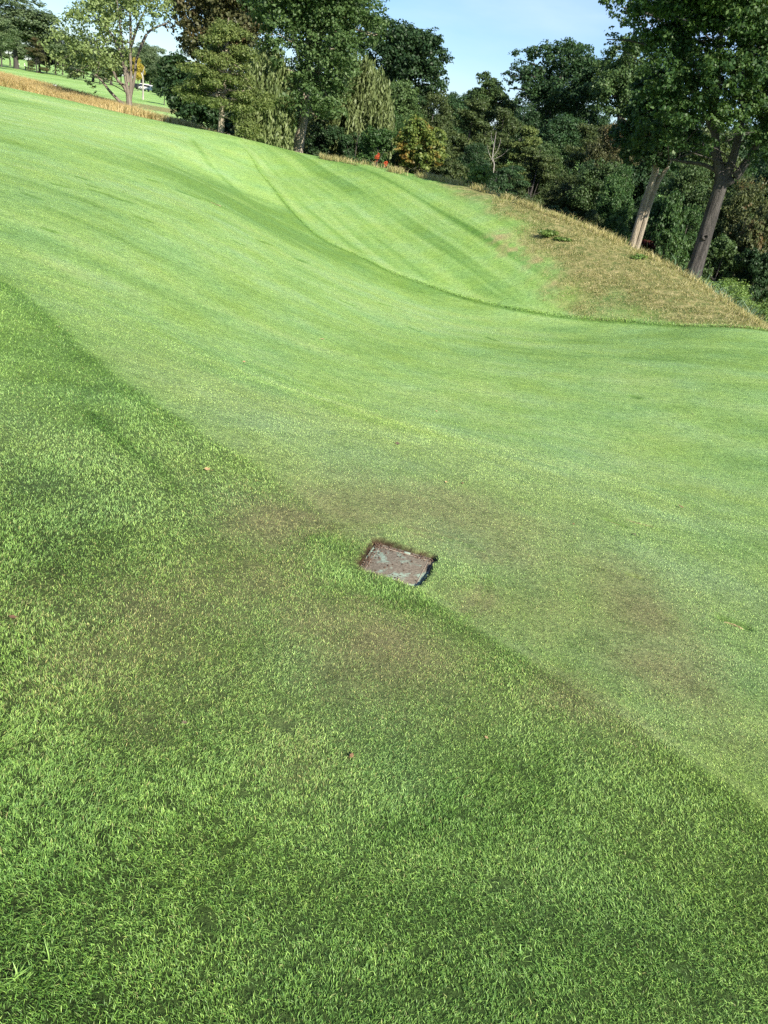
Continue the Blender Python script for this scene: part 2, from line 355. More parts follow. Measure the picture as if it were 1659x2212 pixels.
def ground_mat():
    m, t = mat('turf_ground'); n = N(t)
    geo = n('ShaderNodeNewGeometry')
    c = turf_colour(n, False)
    # fine sward grain, two scales
    g1 = n('ShaderNodeTexNoise', i={'Vector': (geo, 'Position'), 'Scale': 55., 'Detail': 5., 'Roughness': .75})
    g2 = n('ShaderNodeTexNoise', i={'Vector': (geo, 'Position'), 'Scale': 9., 'Detail': 7., 'Roughness': .78})
    gr = n.ramp((g1, 'Fac'), [(.3, (.45, .45, .45)), (.5, (.9, .9, .9)), (.7, (1.4, 1.4, 1.3))])
    gr2 = n.ramp((g2, 'Fac'), [(.32, (.66, .70, .66)), (.5, (1, 1, 1)), (.68, (1.28, 1.22, 1.2))])
    # tan fescue: tufted straw over green
    tn = n('ShaderNodeTexNoise', i={'Vector': (geo, 'Position'), 'Scale': 3.2, 'Detail': 8., 'Roughness': .8})
    tanc = n.ramp((tn, 'Fac'), [(.36, (.075, .125, .034)), (.5, (.22, .22, .085)), (.64, TANC)])
    c = n.mixc((n.attr('tan'), 'Fac'), c, tanc)
    c = n.mixc((n.attr('soil'), 'Fac'), c, (.36, .30, .15))
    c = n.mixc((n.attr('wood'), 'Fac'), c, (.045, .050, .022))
    c = n.mixc((n.attr('pit'), 'Fac'), c, (.085, .050, .034))
    c = n.mixc(1., c, gr, 'MULTIPLY'); c = n.mixc(1., c, gr2, 'MULTIPLY')
    # thatch between the blades close up, shade of the gaps painted into it
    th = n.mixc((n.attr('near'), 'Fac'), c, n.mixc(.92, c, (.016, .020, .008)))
    b1 = n('ShaderNodeBump', i={'Strength': .8, 'Distance': .03, 'Height': (g1, 'Fac')})
    b2 = n('ShaderNodeBump', i={'Strength': .6, 'Distance': .12, 'Height': (tn, 'Fac'), 'Normal': b1})
    bs = n('ShaderNodeBsdfPrincipled', i={'Roughness': .9, 'Specular IOR Level': .1})
    sh = bs.inputs.get('Sheen Weight')
    if sh is not None: sh.default_value = .0
    t.links.new(out_of(th), bs.inputs['Base Color']); t.links.new(b2.outputs[0], bs.inputs['Normal'])
    o = n('ShaderNodeOutputMaterial'); t.links.new(bs.outputs[0], o.inputs[0]); return m
def leafy(name, colour_fn, trans=.35, rough=.5, spec=.25):
    m, t = mat(name); n = N(t); c = colour_fn(n)
    bs = n('ShaderNodeBsdfPrincipled', i={'Roughness': rough, 'Specular IOR Level': spec}); t.links.new(out_of(c), bs.inputs['Base Color'])
    tr = n('ShaderNodeBsdfTranslucent'); w = n.mixc(1., c, (1.15, 1.2, .6), 'MULTIPLY'); t.links.new(out_of(w), tr.inputs[0])
    mxs = n('ShaderNodeMixShader', i={0: trans}); t.links.new(bs.outputs[0], mxs.inputs[1]); t.links.new(tr.outputs[0], mxs.inputs[2])
    o = n('ShaderNodeOutputMaterial'); t.links.new(mxs.outputs[0], o.inputs[0]); return m
def blade_colour(n):
    c = turf_colour(n, True)
    rnd = n.ramp((n.attr('rnd'), 'Fac'), [(0, (.45, .6, .5)), (.45, (1.0, 1.0, 1.0)), (.85, (1.42, 1.34, 1.25)), (.95, (1.75, 1.58, 1.45)), (1, (2.15, 1.85, 1.8))])
    c = n.mixc(1., c, rnd, 'MULTIPLY')
    tip = n.ramp((n.attr('tip'), 'Fac'), [(0, (.36, .38, .28)), (.5, (1.0, 1.0, .9)), (1, (1.65, 1.6, 1.6))])  # shade at the blade foot and highlight at the tip, painted in
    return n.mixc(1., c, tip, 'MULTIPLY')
def fescue_colour(n):
    a = n.ramp((n.attr('rnd'), 'Fac'), [(0, (.10, .17, .045)), (.4, (.24, .25, .09)), (.65, (.43, .385, .19)), (1, (.62, .56, .33))])
    b = n.ramp((n.attr('rnd'), 'Fac'), [(0, (.34, .24, .09)), (.5, (.52, .37, .16)), (1, (.66, .52, .28))])
    return n.mixc((n.attr('gold'), 'Fac'), a, b)
M_GROUND = ground_mat()
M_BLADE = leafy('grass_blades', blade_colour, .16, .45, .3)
M_FESCUE = leafy('fescue', fescue_colour, .3, .7, .1)
def foliage(name, dark, mid, light, accent=None, afrac=.0, scale=.35):
    def f(n):
        geo = n('ShaderNodeNewGeometry')
        oi = n('ShaderNodeObjectInfo')
        ns = n('ShaderNodeTexNoise', i={'Vector': (geo, 'Position'), 'Scale': scale, 'Detail': 3.})
        s_ = n.math('MULTIPLY_ADD', (n.attr('rnd'), 'Fac'), .55, n.math('MULTIPLY', (ns, 'Fac'), .45))
        c = n.ramp(s_, [(.15, dark), (.45, mid), (.85, light)])
        if accent:
            n2 = n('ShaderNodeTexNoise', i={'Vector': (geo, 'Position'), 'Scale': scale * 1.3, 'Detail': 2.})
            k = n.ramp((n2, 'Fac'), [(.5 - afrac * .35 + .1, (0, 0, 0)), (.62 - afrac * .3 + .1, (1, 1, 1))])
            c = n.mixc(n.math('MULTIPLY', (k, 'Color'), .8), c, accent)
        v = n.math('MULTIPLY_ADD', (oi, 'Random'), .3, .85)
        hsv = n('ShaderNodeHueSaturation', i={'Value': v}); n.nt.links.new(out_of(c), hsv.inputs['Color'])
        return hsv
    return leafy(name, f, .3, .5, .3)
G_OAK = foliage('oak_leaves', (.028, .06, .018), (.062, .11, .034), (.12, .18, .062))
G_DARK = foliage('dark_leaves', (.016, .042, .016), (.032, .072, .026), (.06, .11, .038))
G_MAPLE = foliage('maple_leaves', (.020, .050, .014), (.042, .096, .026), (.105, .18, .05))
G_PALE = foliage('pale_leaves', (.08, .12, .035), (.15, .21, .07), (.25, .31, .12))
G_BROWN = foliage('turning_leaves', (.045, .06, .02), (.09, .10, .04), (.15, .15, .06), (.15, .10, .045), .2)
G_PINE = foliage('pine_needles', (.05, .085, .02), (.13, .18, .05), (.25, .29, .09))
G_WILLOW = foliage('willow_leaves', (.07, .11, .035), (.16, .205, .075), (.25, .30, .13))
G_OLIVE = foliage('olive_leaves', (.030, .052, .016), (.064, .096, .030), (.125, .155, .052))
G_YEL = foliage('yellowing_leaves', (.05, .09, .02), (.11, .16, .035), (.21, .24, .055), (.28, .16, .04), .15, .9)
G_GOLD = foliage('golden_leaves', (.22, .17, .03), (.40, .32, .05), (.55, .46, .09))
G_RED = foliage('red_leaves', (.28, .045, .02), (.50, .09, .035), (.70, .16, .06))
G_RUST = foliage('rust_leaves', (.04, .055, .02), (.075, .095, .035), (.13, .145, .05), (.17, .085, .04), .0, .8)
G_PURPLE = foliage('purple_leaves', (.022, .026, .024), (.04, .045, .038), (.07, .075, .055))
G_SHRUB = foliage('shrub_leaves', (.05, .10, .02), (.12, .20, .045), (.24, .32, .085))
G_FAR = foliage('far_leaves', (.06, .10, .045), (.11, .16, .075), (.18, .235, .11))
def bark(name, c1, c2, sc=6.):
    m, t = mat(name); n = N(t); tcn = n('ShaderNodeTexCoord')
    mpn = n('ShaderNodeMapping', i={'Vector': (tcn, 'Object'), 'Scale': (1., 1., .16)})
    ns = n('ShaderNodeTexNoise', i={'Vector': mpn, 'Scale': sc, 'Detail': 8., 'Roughness': .65, 'Distortion': .4})
    c = n.ramp((ns, 'Fac'), [(.32, c1), (.66, c2)])
    b = n('ShaderNodeBump', i={'Strength': 1., 'Distance': .2, 'Height': (ns, 'Fac')})
    bs = n('ShaderNodeBsdfPrincipled', i={'Roughness': .9, 'Base Color': c, 'Normal': b, 'Specular IOR Level': .15})
    o = n('ShaderNodeOutputMaterial', i={0: bs}); return m
B_GREY = bark('grey_bark', (.03, .028, .026), (.12, .11, .10), 9.)  # darkened overall to paint in shade on the leaning trunk
B_PALE = bark('pale_bark', (.19, .16, .12), (.43, .37, .28))  # lightened overall, painting in sunlight the shaded ridge trunk lacks
B_DEAD = bark('dead_bark', (.25, .23, .20), (.48, .45, .40))
def plain(name, c, rough=.6, metal=0., c2=None, sc=20., bump=0., spec=.4):
    m, t = mat(name); n = N(t); tcn = n('ShaderNodeTexCoord')
    ns = n('ShaderNodeTexNoise', i={'Vector': (tcn, 'Object'), 'Scale': sc, 'Detail': 6., 'Roughness': .6})
    c2 = c2 or tuple(v * .85 for v in c)
    col = n.ramp((ns, 'Fac'), [(.35, c2), (.65, c)])
    bs = n('ShaderNodeBsdfPrincipled', i={'Roughness': rough, 'Metallic': metal, 'Base Color': col, 'Specular IOR Level': spec})
    if bump:
        b = n('ShaderNodeBump', i={'Strength': bump, 'Distance': .01, 'Height': (ns, 'Fac')}); t.links.new(b.outputs[0], bs.inputs['Normal'])
    o = n('ShaderNodeOutputMaterial', i={0: bs}); return m

# ------------------------------------------------------------------ ground sheet
def axis(c, lo, hi, g0=.011, k=.0062, kfar=.05, far=70):
    def run(L):
        d = [0.]
        while d[-1] < L:
            s = g0 + k * max(0, d[-1] - .22) + (kfar * max(0, d[-1] - far)); d.append(d[-1] + s)
        return np.array(d)
    a = run(hi - c); b = run(c - lo); return np.concatenate([c - b[::-1][:-1], c + a])
gx = axis(BC[0], -900, 900); gy = axis(BC[1], -300, 1500)
print('grid', len(gx), len(gy))
# lid frame: u axis along the long edge, v axis across
BU = (BOX[2] - BOX[1]) + (BOX[3] - BOX[0]); BU /= np.linalg.norm(BU)
BV = np.array([-BU[1], BU[0]])
HU, HV = .148, .163
def boxuv(x, y):
    dx, dy = x - BC[0], y - BC[1]; return dx * BU[0] + dy * BU[1], dx * BV[0] + dy * BV[1]
def rrect(u, v, hu, hv, r):
    qx = np.abs(u) - (hu - r); qy = np.abs(v) - (hv - r)
    return np.hypot(np.maximum(qx, 0), np.maximum(qy, 0)) + np.minimum(np.maximum(qx, qy), 0) - r
def pitd(x, y):
    u, v = boxuv(x, y)
    return rrect(u, v, HU, HV, .045) + (fbm(x * 30, y * 30, 61, 3) - .5) * .028
def ground_z(x, y):
    z = tz(x, y); r = np.hypot(x - BC[0], y - BC[1]); q = r < 1.2
    if q.any():
        d = pitd(x[q], y[q]); dep = sst(.006, -.016, d)
        z[q] = z[q] - dep * (.036 + .006 * fbm(x[q] * 60, y[q] * 60, 62, 2)) + .006 * sst(.05, .0, d) * (1 - dep)
    rr = np.hypot(x, y); w = sst(12, 6, rr)
    z = z + (fbm(x * 2.5, y * 2.5, 70, 3) - .5) * .022 * w * (rr < 12)
    for a, b, wd in DIV + DARK:
        m = (np.abs(x - a[0]) < 2) & (np.abs(y - a[1]) < 2)
        if m.any():
            dd, _ = pdist(x[m], y[m], [a, b]); z[m] = z[m] - .022 * np.exp(-(dd / (wd * 1.2)) ** 2)
    return z
GX, GY = np.meshgrid(gx, gy); x = GX.ravel(); y = GY.ravel()
z = ground_z(x, y)
MK = masks(x, y)
nx, ny = len(gx), len(gy)
idx = np.arange(nx * ny).reshape(ny, nx)
faces = np.stack([idx[:-1, :-1], idx[:-1, 1:], idx[1:, 1:], idx[1:, :-1]], -1).reshape(-1)
pit = np.zeros_like(x); q = np.hypot(x - BC[0], y - BC[1]) < 1
pit[q] = sst(.010, -.006, pitd(x[q], y[q]))
rr = np.hypot(x, y)
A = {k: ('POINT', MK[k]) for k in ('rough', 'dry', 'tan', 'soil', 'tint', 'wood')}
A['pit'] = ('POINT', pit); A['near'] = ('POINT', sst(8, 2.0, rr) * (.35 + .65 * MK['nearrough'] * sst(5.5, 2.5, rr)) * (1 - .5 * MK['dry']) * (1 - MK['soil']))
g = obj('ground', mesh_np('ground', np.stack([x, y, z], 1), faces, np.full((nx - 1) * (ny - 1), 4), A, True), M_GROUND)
tag(g, 'rolling mown golf turf with a grassy mound', kind='structure')
GZ = z.reshape(ny, nx)
def gzi(px, py):
    i = np.clip(np.searchsorted(gx, px) - 1, 0, nx - 2); j = np.clip(np.searchsorted(gy, py) - 1, 0, ny - 2)
    fx = (px - gx[i]) / (gx[i + 1] - gx[i]); fy = (py - gy[j]) / (gy[j + 1] - gy[j])
    return (GZ[j, i] * (1 - fx) + GZ[j, i + 1] * fx) * (1 - fy) + (GZ[j + 1, i] * (1 - fx) + GZ[j + 1, i + 1] * fx) * fy
def g1(px, py): return float(gzi(np.array([px]), np.array([py]))[0])

# ------------------------------------------------------------------ turf blades
def blades(px, py, pz, h, w, az, lean, bend, rng):
    n = len(px); dx, dy = np.cos(az), np.sin(az)           # lean direction
    fa = rng.uniform(0, 2 * np.pi, n); sx, sy = np.cos(fa), np.sin(fa)   # blade width direction
    w2 = w * .5
    mx_ = px + dx * h * lean * .5; my_ = py + dy * h * lean * .5; mz_ = pz + h * .55
    tx = px + dx * h * (lean + bend); ty = py + dy * h * (lean + bend); tz_ = pz + h * np.clip(1 - .25 * (lean + bend) ** 2, .35, 1)
    V = np.empty((n, 5, 3), np.float32)
    V[:, 0] = np.stack([px - sx * w2, py - sy * w2, pz - .003], 1); V[:, 1] = np.stack([px + sx * w2, py + sy * w2, pz - .003], 1)
    V[:, 2] = np.stack([mx_ + sx * w2 * .9, my_ + sy * w2 * .9, mz_], 1); V[:, 3] = np.stack([mx_ - sx * w2 * .9, my_ - sy * w2 * .9, mz_], 1)
    V[:, 4] = np.stack([tx, ty, tz_], 1)
    b = (np.arange(n) * 5)[:, None]
    f = np.hstack([b + 0, b + 1, b + 2, b + 3, b + 3, b + 2, b + 4]).ravel()
    s = np.tile([4, 3], n)
    tip = np.tile([0, 0, .5, .5, 1.], n)
    return V.reshape(-1, 3), f, s, tip
def turf():
    rng = R(7)
    # sample the horizontal distance with a density that falls off away from the camera
    rs = np.geomspace(.55, 24, 500); s3 = np.hypot(rs, 1.6)
    rho = 900e3 / s3 ** 3.0 * np.where(rs > 5, (5 / rs) ** .2, 1)
    rho = np.minimum(rho, 78e3)
    a0 = np.radians(np.interp(rs, [.5, 2, 6, 15, 24], [62, 56, 38, 32, 31]))
    pdf = rho * rs * 2 * a0; cdf = np.concatenate([[0], np.cumsum((pdf[1:] + pdf[:-1]) / 2 * np.diff(rs))])
    Nb = int(cdf[-1] * 1.5); print('blades', Nb)
    r = np.interp(rng.uniform(0, cdf[-1], Nb), cdf, rs); a = np.interp(r, rs, a0)
    th = rng.uniform(-a, a) + math.radians(3)
    px = r * np.sin(th); py = r * np.cos(th)
    # clumping
    c = fbm(px * 38, py * 38, 80, 3); fl = np.interp(r, [1, 2.5, 5, 10], [.25, .4, .65, .8]); keep = rng.uniform(0, 1, Nb) < fl + (1.05 - fl) * sst(.25, .62, c)
    near = np.hypot(px - BC[0], py - BC[1]) < .6
    pd = np.full(Nb, 1.); pd[near] = pitd(px[near], py[near]); keep &= pd > -.004
    px, py = px[keep], py[keep]; r = r[keep]; pd = pd[keep]
    mk = masks(px, py)
    keep = (rng.uniform(0, 1, len(px)) > mk['soil'] * .97) & (rng.uniform(0, 1, len(px)) > mk['dry'] * .4)
    for a_, b_, wd in DARK + HOLES:
        m = (np.abs(px - a_[0]) < 1.2) & (np.abs(py - a_[1]) < 1.2)
        if m.any():
            dd, _ = pdist(px[m], py[m], [a_, b_]); kk = keep[m]; kk &= ~((dd < wd * .9) & (rng.uniform(0, 1, len(dd)) < .85)); keep[m] = kk
    px, py, r, pd = px[keep], py[keep], r[keep], pd[keep]; mk = {k: v[keep] for k, v in mk.items()}
    n = len(px); s = np.hypot(r, 1.6)
    h = mk['h'] * rng.uniform(.45, 1.25, n) * (.75 + .5 * fbm(px * 9, py * 9, 81, 3))
    edge = np.exp(-np.maximum(pd, 0) / .03) * (pd < .3)
    u, v = boxuv(px, py)
    h = h * (1 + .1 * edge * (v < .05) * (u < .12))
    h = h * np.maximum(1, s / 4.5) ** .75
    w = rng.uniform(.8, 1.35, n) * (.00115 + .0002 * mk['nearrough']) * np.maximum(1, s / 2.6) ** .95
    flow = fbm(px * 1.1, py * 1.1, 82, 3) * 2 * np.pi * 2.5
    az = np.where(rng.uniform(0, 1, n) < .45, flow + rng.normal(0, .7, n), rng.uniform(0, 2 * np.pi, n))
    lean = rng.uniform(.1, 1.0, n); bend = rng.uniform(0, .8, n)
    pz = gzi(px, py)
    V, f, sz, tip = blades(px, py, pz, h, w, az, lean, bend, rng)
    rep = lambda q_: np.repeat(q_, 5)
    rnd = .5 + (rng.uniform(0, 1, n) - .5) * np.interp(s, [2.5, 6, 12], [1, .8, .5])
    at_ = {'rough': ('POINT', rep(mk['nearrough'] * np.clip(.75 + sst(5, 1.5, r) * .25, 0, 1))), 'dry': ('POINT', rep(np.clip((rng.uniform(0, 1, n) < .03 + .85 * mk['dry']) * rng.uniform(.5, 1, n) + mk['dry'] * .15, 0, 1))),
           'tint': ('POINT', rep(np.clip(mk['tint'] + rng.normal(0, .3, n) - .0 * r, -1.5, 1.5))), 'rnd': ('POINT', rep(rnd)), 'tip': ('POINT', tip)}
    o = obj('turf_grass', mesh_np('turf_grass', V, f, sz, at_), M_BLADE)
    tag(o, 'short green turf blades over the near slope', 'grass', kind='stuff')
def lip():
    rng = R(9); n = 90000; k = rng.randint(0, len(TOE) - 1, n); t = rng.uniform(0, 1, (n, 1)); p = TOE[k] * (1 - t) + TOE[k + 1] * t
    L = np.hypot(*(TOE[k + 1] - TOE[k]).T); kk = rng.uniform(0, 1, n) < L / L.max(); p = p[kk]; d = unit_(p); p = p + d * (.12 + rng.normal(0, .07, (len(p), 1)))
    r = np.hypot(p[:, 0], p[:, 1]); kk = (r < 40) & (p[:, 0] < 22) & (rng.uniform(0, 1, len(p)) < sst(-4, 2, p[:, 0]) + .25); p = p[kk]; n = len(p)
    V, f, sz, tip = blades(p[:, 0], p[:, 1], gzi(p[:, 0], p[:, 1]), rng.uniform(.03, .075, n), np.full(n, .010), rng.uniform(0, 6.28, n), rng.uniform(.1, .7, n), rng.uniform(0, .7, n), rng)
    one = np.ones(len(V)); o = obj('edge_grass', mesh_np('edge_grass', V, f, sz, {'rough': ('POINT', one), 'dry': ('POINT', one * 0), 'tint': ('POINT', one * -.1), 'rnd': ('POINT', np.repeat(rng.uniform(.2, .8, n), 5)), 'tip': ('POINT', tip)}), M_BLADE)
    tag(o, 'unmown lip of grass along the foot of the mound', 'grass', kind='stuff')
def unit_(v): return v / (np.linalg.norm(v, axis=-1, keepdims=True) + 1e-9)
lip()
HOLES = [(H(a, b), H(c, d), w) for a, b, c, d, w in [(1070,1908,1090,1915,.022),(520,1715,528,1722,.016),(598,1562,622,1572,.03),(1125,2075,1135,2080,.012),(1450,2090,1480,2100,.012),(440,1975,455,1990,.02),(335,1395,345,1402,.012)]]
turf()
# ------------------------------------------------------------------ plants
def tube_np(paths, sides=7):
    """paths: list of arrays (k,4) x y z radius -> V, face idx, sizes"""
    VV = []; FF = []; SS = []; off = 0
    ang = np.arange(sides) * 2 * np.pi / sides
    for p in paths:
        p = np.asarray(p, float); k = len(p)
        t = np.gradient(p[:, :3], axis=0); t /= np.linalg.norm(t, axis=1)[:, None] + 1e-9
        a = np.where(np.abs(t[:, 2:3]) > .8, np.array([[1., 0, 0]]), np.array([[0., 0, 1.]]))
        u = np.cross(a, t); u /= np.linalg.norm(u, axis=1)[:, None]; v = np.cross(t, u)
        ring = p[:, None, :3] + (u[:, None] * np.cos(ang)[None, :, None] + v[:, None] * np.sin(ang)[None, :, None]) * p[:, None, 3:4]
        VV.append(ring.reshape(-1, 3)); i = np.arange(k * sides).reshape(k, sides) + off
        f = np.stack([i[:-1], np.roll(i[:-1], -1, 1), np.roll(i[1:], -1, 1), i[1:]], -1).reshape(-1)
        FF.append(f); SS.append(np.full((k - 1) * sides, 4)); off += k * sides
        FF.append(i[-1]); SS.append([sides])
    return np.vstack(VV), np.concatenate(FF), np.concatenate(SS)
def tube_mesh(name, paths, sides=7):
    V, f, s = tube_np(paths, sides); return mesh_np(name, V, f, s, None, True)
def curve(pts, k=5, jit=0., rng=None):
    pts = np.asarray(pts, float); c = smooth_line(pts, k)
    if jit: c[1:, :3] += rng.normal(0, jit, (len(c) - 1, 3))
    return c
def unit(v): return v / (np.linalg.norm(v, axis=-1, keepdims=True) + 1e-9)
def leaf_quads(c, nrm, size, asp, rng, down=None):
    n = len(c); t = unit(np.cross(nrm, rng.normal(0, 1, (n, 3)))) if down is None else unit(down)
    b = unit(np.cross(nrm, t)); s = size[:, None]
    V = np.empty((n, 4, 3), np.float32)
    V[:, 0] = c - t * s * .5; V[:, 1] = c + b * s * .5 * asp + nrm * s * .12; V[:, 2] = c + t * s * .5; V[:, 3] = c - b * s * .5 * asp + nrm * s * .12
    return V.reshape(-1, 3)
def leaf_mesh(name, V, rnd):
    n = len(V) // 4
    return mesh_np(name, V, np.arange(n * 4), np.full(n, 4), {'rnd': ('POINT', np.repeat(rnd, 4))})
def lobes_to_leaves(name, lobes, n, size, seed, small=.26, flat=.75, asp=.62, upper=.25, solid=.0, nsm=None):
    """lobes (k,4 or 6): big leaf masses; each is broken into many small clumps, each clump into leaves"""
    rng = R(seed); L = np.asarray(lobes, float)
    if L.shape[1] == 4: L = np.hstack([L, L[:, 3:4], L[:, 3:4] * flat])
    area = L[:, 3] * L[:, 4] + L[:, 3] * L[:, 5]
    per = 26 if nsm is None else nsm
    k = rng.choice(len(L), size=per * len(L), p=area / area.sum())
    d = unit(rng.normal(0, 1, (len(k), 3)) + np.array([0, 0, upper]))
    rad = rng.uniform(.62, 1.12, (len(k), 1)) if not solid else rng.uniform(.2, 1.1, (len(k), 1))
    cc = L[k, :3] + d * L[k, 3:6] * rad
    cr = L[k, 3] * small * rng.uniform(.55, 1.45, len(k))
    cb = rng.uniform(-.22, .22, len(k))
    j = rng.choice(len(k), size=n, p=cr ** 2 / (cr ** 2).sum())
    e = unit(rng.normal(0, 1, (n, 3)) + np.array([0, 0, .35]))
    pos = cc[j] + e * (cr[j] * rng.uniform(.35, 1.15, n))[:, None] * np.array([1.15, 1.15, .72])
    nrm = unit(e * .7 + d[j] * .25 + rng.normal(0, .55, (n, 3)) + np.array([0, 0, .35]))
    rnd = np.clip(rng.normal(.5, .2, n) + cb[j], 0, 1)
    return leaf_mesh(name, leaf_quads(pos, nrm, size * rng.uniform(.6, 1.35, n), asp, rng), rnd), cc, cr
def limbs(base_pts, targets, rng, r0, frac=(.35, 1.)):
    """curved boughs leaving the trunk line and ending in the leaf masses"""
    bp = np.asarray(base_pts, float); out = []
    for t in targets:
        a = rng.uniform(*frac); i = a * (len(bp) - 1); i0 = int(min(i, len(bp) - 2)); f = i - i0
        p = bp[i0] * (1 - f) + bp[i0 + 1] * f; p = p.copy()
        if t[2] < p[2]: 
            j0 = np.argmin(np.abs(bp[:, 2] - (t[2] - .15 * np.hypot(t[0] - p[0], t[1] - p[1])))); p = bp[max(j0, 1)].copy() if j0 < len(bp) else p
        L = np.linalg.norm(t[:3] - p[:3]); rr = min(p[3] * .6, r0 * (.25 + .05 * L))
        m = p[:3] * .5 + t[:3] * .5 + rng.normal(0, .07 * L, 3) + np.array([0, 0, .06 * L])
        c = curve([[*p[:3], rr], [*m, rr * .6], [*t[:3], rr * .18]], 4); out.append(c)
    return out
def px_lobes(spec, r, seed, back=.7):
    """leaf masses read off the photograph (u, v, radius in photo px), given real depth around distance r"""
    rng = R(seed); out = []
    if True:
        ctr = np.mean([s[0] for s in spec])
        span = max(abs(s[0] - ctr) + s[2] for s in spec)
    for s in spec:
        dz = s[3] if len(s) > 3 else None
        rad = s[2] * r / F
        edge = 1 - min(1, abs(s[0] - ctr) / span) ** 2
        D = span * r / F * .75 * math.sqrt(max(edge, .05))
        for sg in ((dz,) if dz is not None else (-1, 1, 0)):
            off = sg if dz is not None else D * (sg * .75 + rng.uniform(-.25, .25))
            rr_ = r + off
            p = at(s[0], s[1], r); q = p * 1.0
            dirn = np.array([p[0], p[1], 0]) / r
            q = p + dirn * off
            q[2] += (p[2] - 1.6) * off / r * (1 if sg <= 0 else .6)
            if sg == 0 and dz is None: continue
            out.append([*q, rad, rad, rad * .8])
    return np.array(out)
def px_tree(name, label, cat, spec, r, stems, leafmat, barkmat, n, size, seed, group=None, nlimb=14, r0=.3, back=True, small=.26, nsm=None, extra=None, per_limb=(.62, 1.)):
    """a tree whose stems and leaf masses stand where the photo shows them; stems: list of [(u,v,radius m),...]"""
    rng = R(seed); paths = []
    L = px_lobes(spec, r, seed)
    main = []
    for k, st in enumerate(stems):
        pts = []
        for q in st:
            p = at(q[0], q[1], r); dd = q[3] if len(q) > 3 else 0
            dirn = np.array([p[0], p[1], 0]) / r; p = p + dirn * dd
            pts.append([*p, q[2]])
        if k == 0:
            b = pts[0]; zb = g1(b[0], b[1])
            pts = [[b[0] - (pts[1][0] - b[0]) * .15, b[1], min(zb, b[2]) - .3, b[3] * 1.28]] + [[b[0], b[1], b[2], b[3] * 1.05]] + pts[1:]
            base = np.array([b[0], b[1], min(zb, b[2])])
        c = curve(pts, 5); paths.append(c); main.append(c)
    tr = main[0]; lim = []
    ch = rng.choice(len(L), size=min(nlimb, len(L)), replace=False) if nlimb else []
    for i in ch:
        t = L[i]; m_ = main[rng.randint(len(main))]
        lim += limbs(m_, [t], rng, r0, per_limb)
    e = empty(name, base, label, cat, group)
    o = base
    P2 = []
    for p in paths + lim: p = p.copy(); p[:, :3] -= o; P2.append(p)
    obj('trunk', tube_mesh('trunk', P2, 9), barkmat, e)
    L2 = L.copy(); L2[:, :3] -= o
    me, _, _ = lobes_to_leaves('crown', L2, n, size, seed + 1, small=small, nsm=nsm)
    obj('crown', me, leafmat, e)
    return e, o, rng
_unit = {}
def unit_tree(kind, var):
    """a unit-height tree of a kind, cached: (crown mesh, trunk mesh)"""
    key = (kind, var)
    if key in _unit: return _unit[key]
    rng = R(hash(kind) % 1000 if False else sum(map(ord, kind)) * 7 + var * 13)
    if kind in ('broad', 'tall', 'bush'):
        cb, hw = {'broad': (.22, .34), 'tall': (.12, .25), 'bush': (.0, .42)}[kind]
        L = []
        nl = 26 if kind != 'bush' else 16
        for i in range(nl):
            d = unit(rng.normal(0, 1, 3)); rr_ = rng.uniform(.45, .8)
            zc = cb + (1 - cb) * .52
            sh = 1.0 if kind != 'tall' else 1.
            L.append([d[0] * hw * rr_, d[1] * hw * rr_, zc + d[2] * (1 - cb) * .46 * rr_, *( [rng.uniform(.075, .15)] * 1)])
        n = 24000 if kind != 'bush' else 15000
        me, cc, cr = lobes_to_leaves('crown', L, n, .021 if kind != 'bush' else .034, 900 + var + len(kind), small=.34, nsm=22)
        tp = curve([[0, 0, -.04, .022], [rng.uniform(-.01, .01), 0, .2, .016], [rng.uniform(-.02, .02), rng.uniform(-.02, .02), .5, .011], [rng.uniform(-.03, .03), 0, .85, .004]], 4)
        tm = tube_mesh('trunk', [tp] + limbs(tp, np.array(L)[:12], rng, .02), 6)
    elif kind == 'layered':        # open tree whose sprays lie in flat tiers
        L = []
        for i in range(34):
            zf = rng.uniform(.02, .97); w = .33 * (1 - zf) ** .6 + .03; a = rng.uniform(0, 6.28); q_ = w * rng.uniform(.45, 1)
            rd = rng.uniform(.06, .11); L.append([math.cos(a) * q_, math.sin(a) * q_, zf - .1 * q_, rd, rd, rd * .32])
        me, cc, cr = lobes_to_leaves('crown', L, 26000, .020, 950 + var, small=.34, nsm=26, asp=.5)
        tp = curve([[0, 0, -.04, .018], [.01, 0, .3, .014], [0, .01, .6, .009], [0, 0, .97, .003]], 4)
        tm = tube_mesh('trunk', [tp] + limbs(tp, np.array(L)[:14], rng, .015, (.05, 1.)), 6)
    _unit[key] = (me, tm); return _unit[key]
_matcopy = {}
def gen_tree(name, label, cat, kind, var, leafmat, uc, vc, r, vtop, wpx, group=None, barkmat=None, seed=0, zbase=None):
    me, tm = unit_tree(kind, var)
    k2 = (me.name, leafmat.name)
    if k2 not in _matcopy:
        m2 = me.copy(); m2.name = 'crown'; m2.materials.clear(); m2.materials.append(leafmat); _matcopy[k2] = m2
    if not tm.materials: tm.materials.append(barkmat or B_GREY)
    p = at(uc, vc, r); t = at(uc + (vc - vtop) * .0, vtop, r)
    zb = g1(p[0], p[1]) if zbase is None else zbase; h = max(.3, t[2] - zb)
    hw = {'broad': .42, 'tall': .33, 'bush': .52, 'layered': .36}[kind]
    sx = wpx * r / F / 2 / hw
    e = empty(name, (p[0], p[1], zb), label, cat, group, rz=(seed * 2.399) % 6.28)
    e.scale = (1, 1, 1)
    c = obj('crown', _matcopy[k2], None, e); c.scale = (sx, sx, h)
    tr = obj('trunk', tm, None, e); tr.scale = (sx, sx, h)
    return e

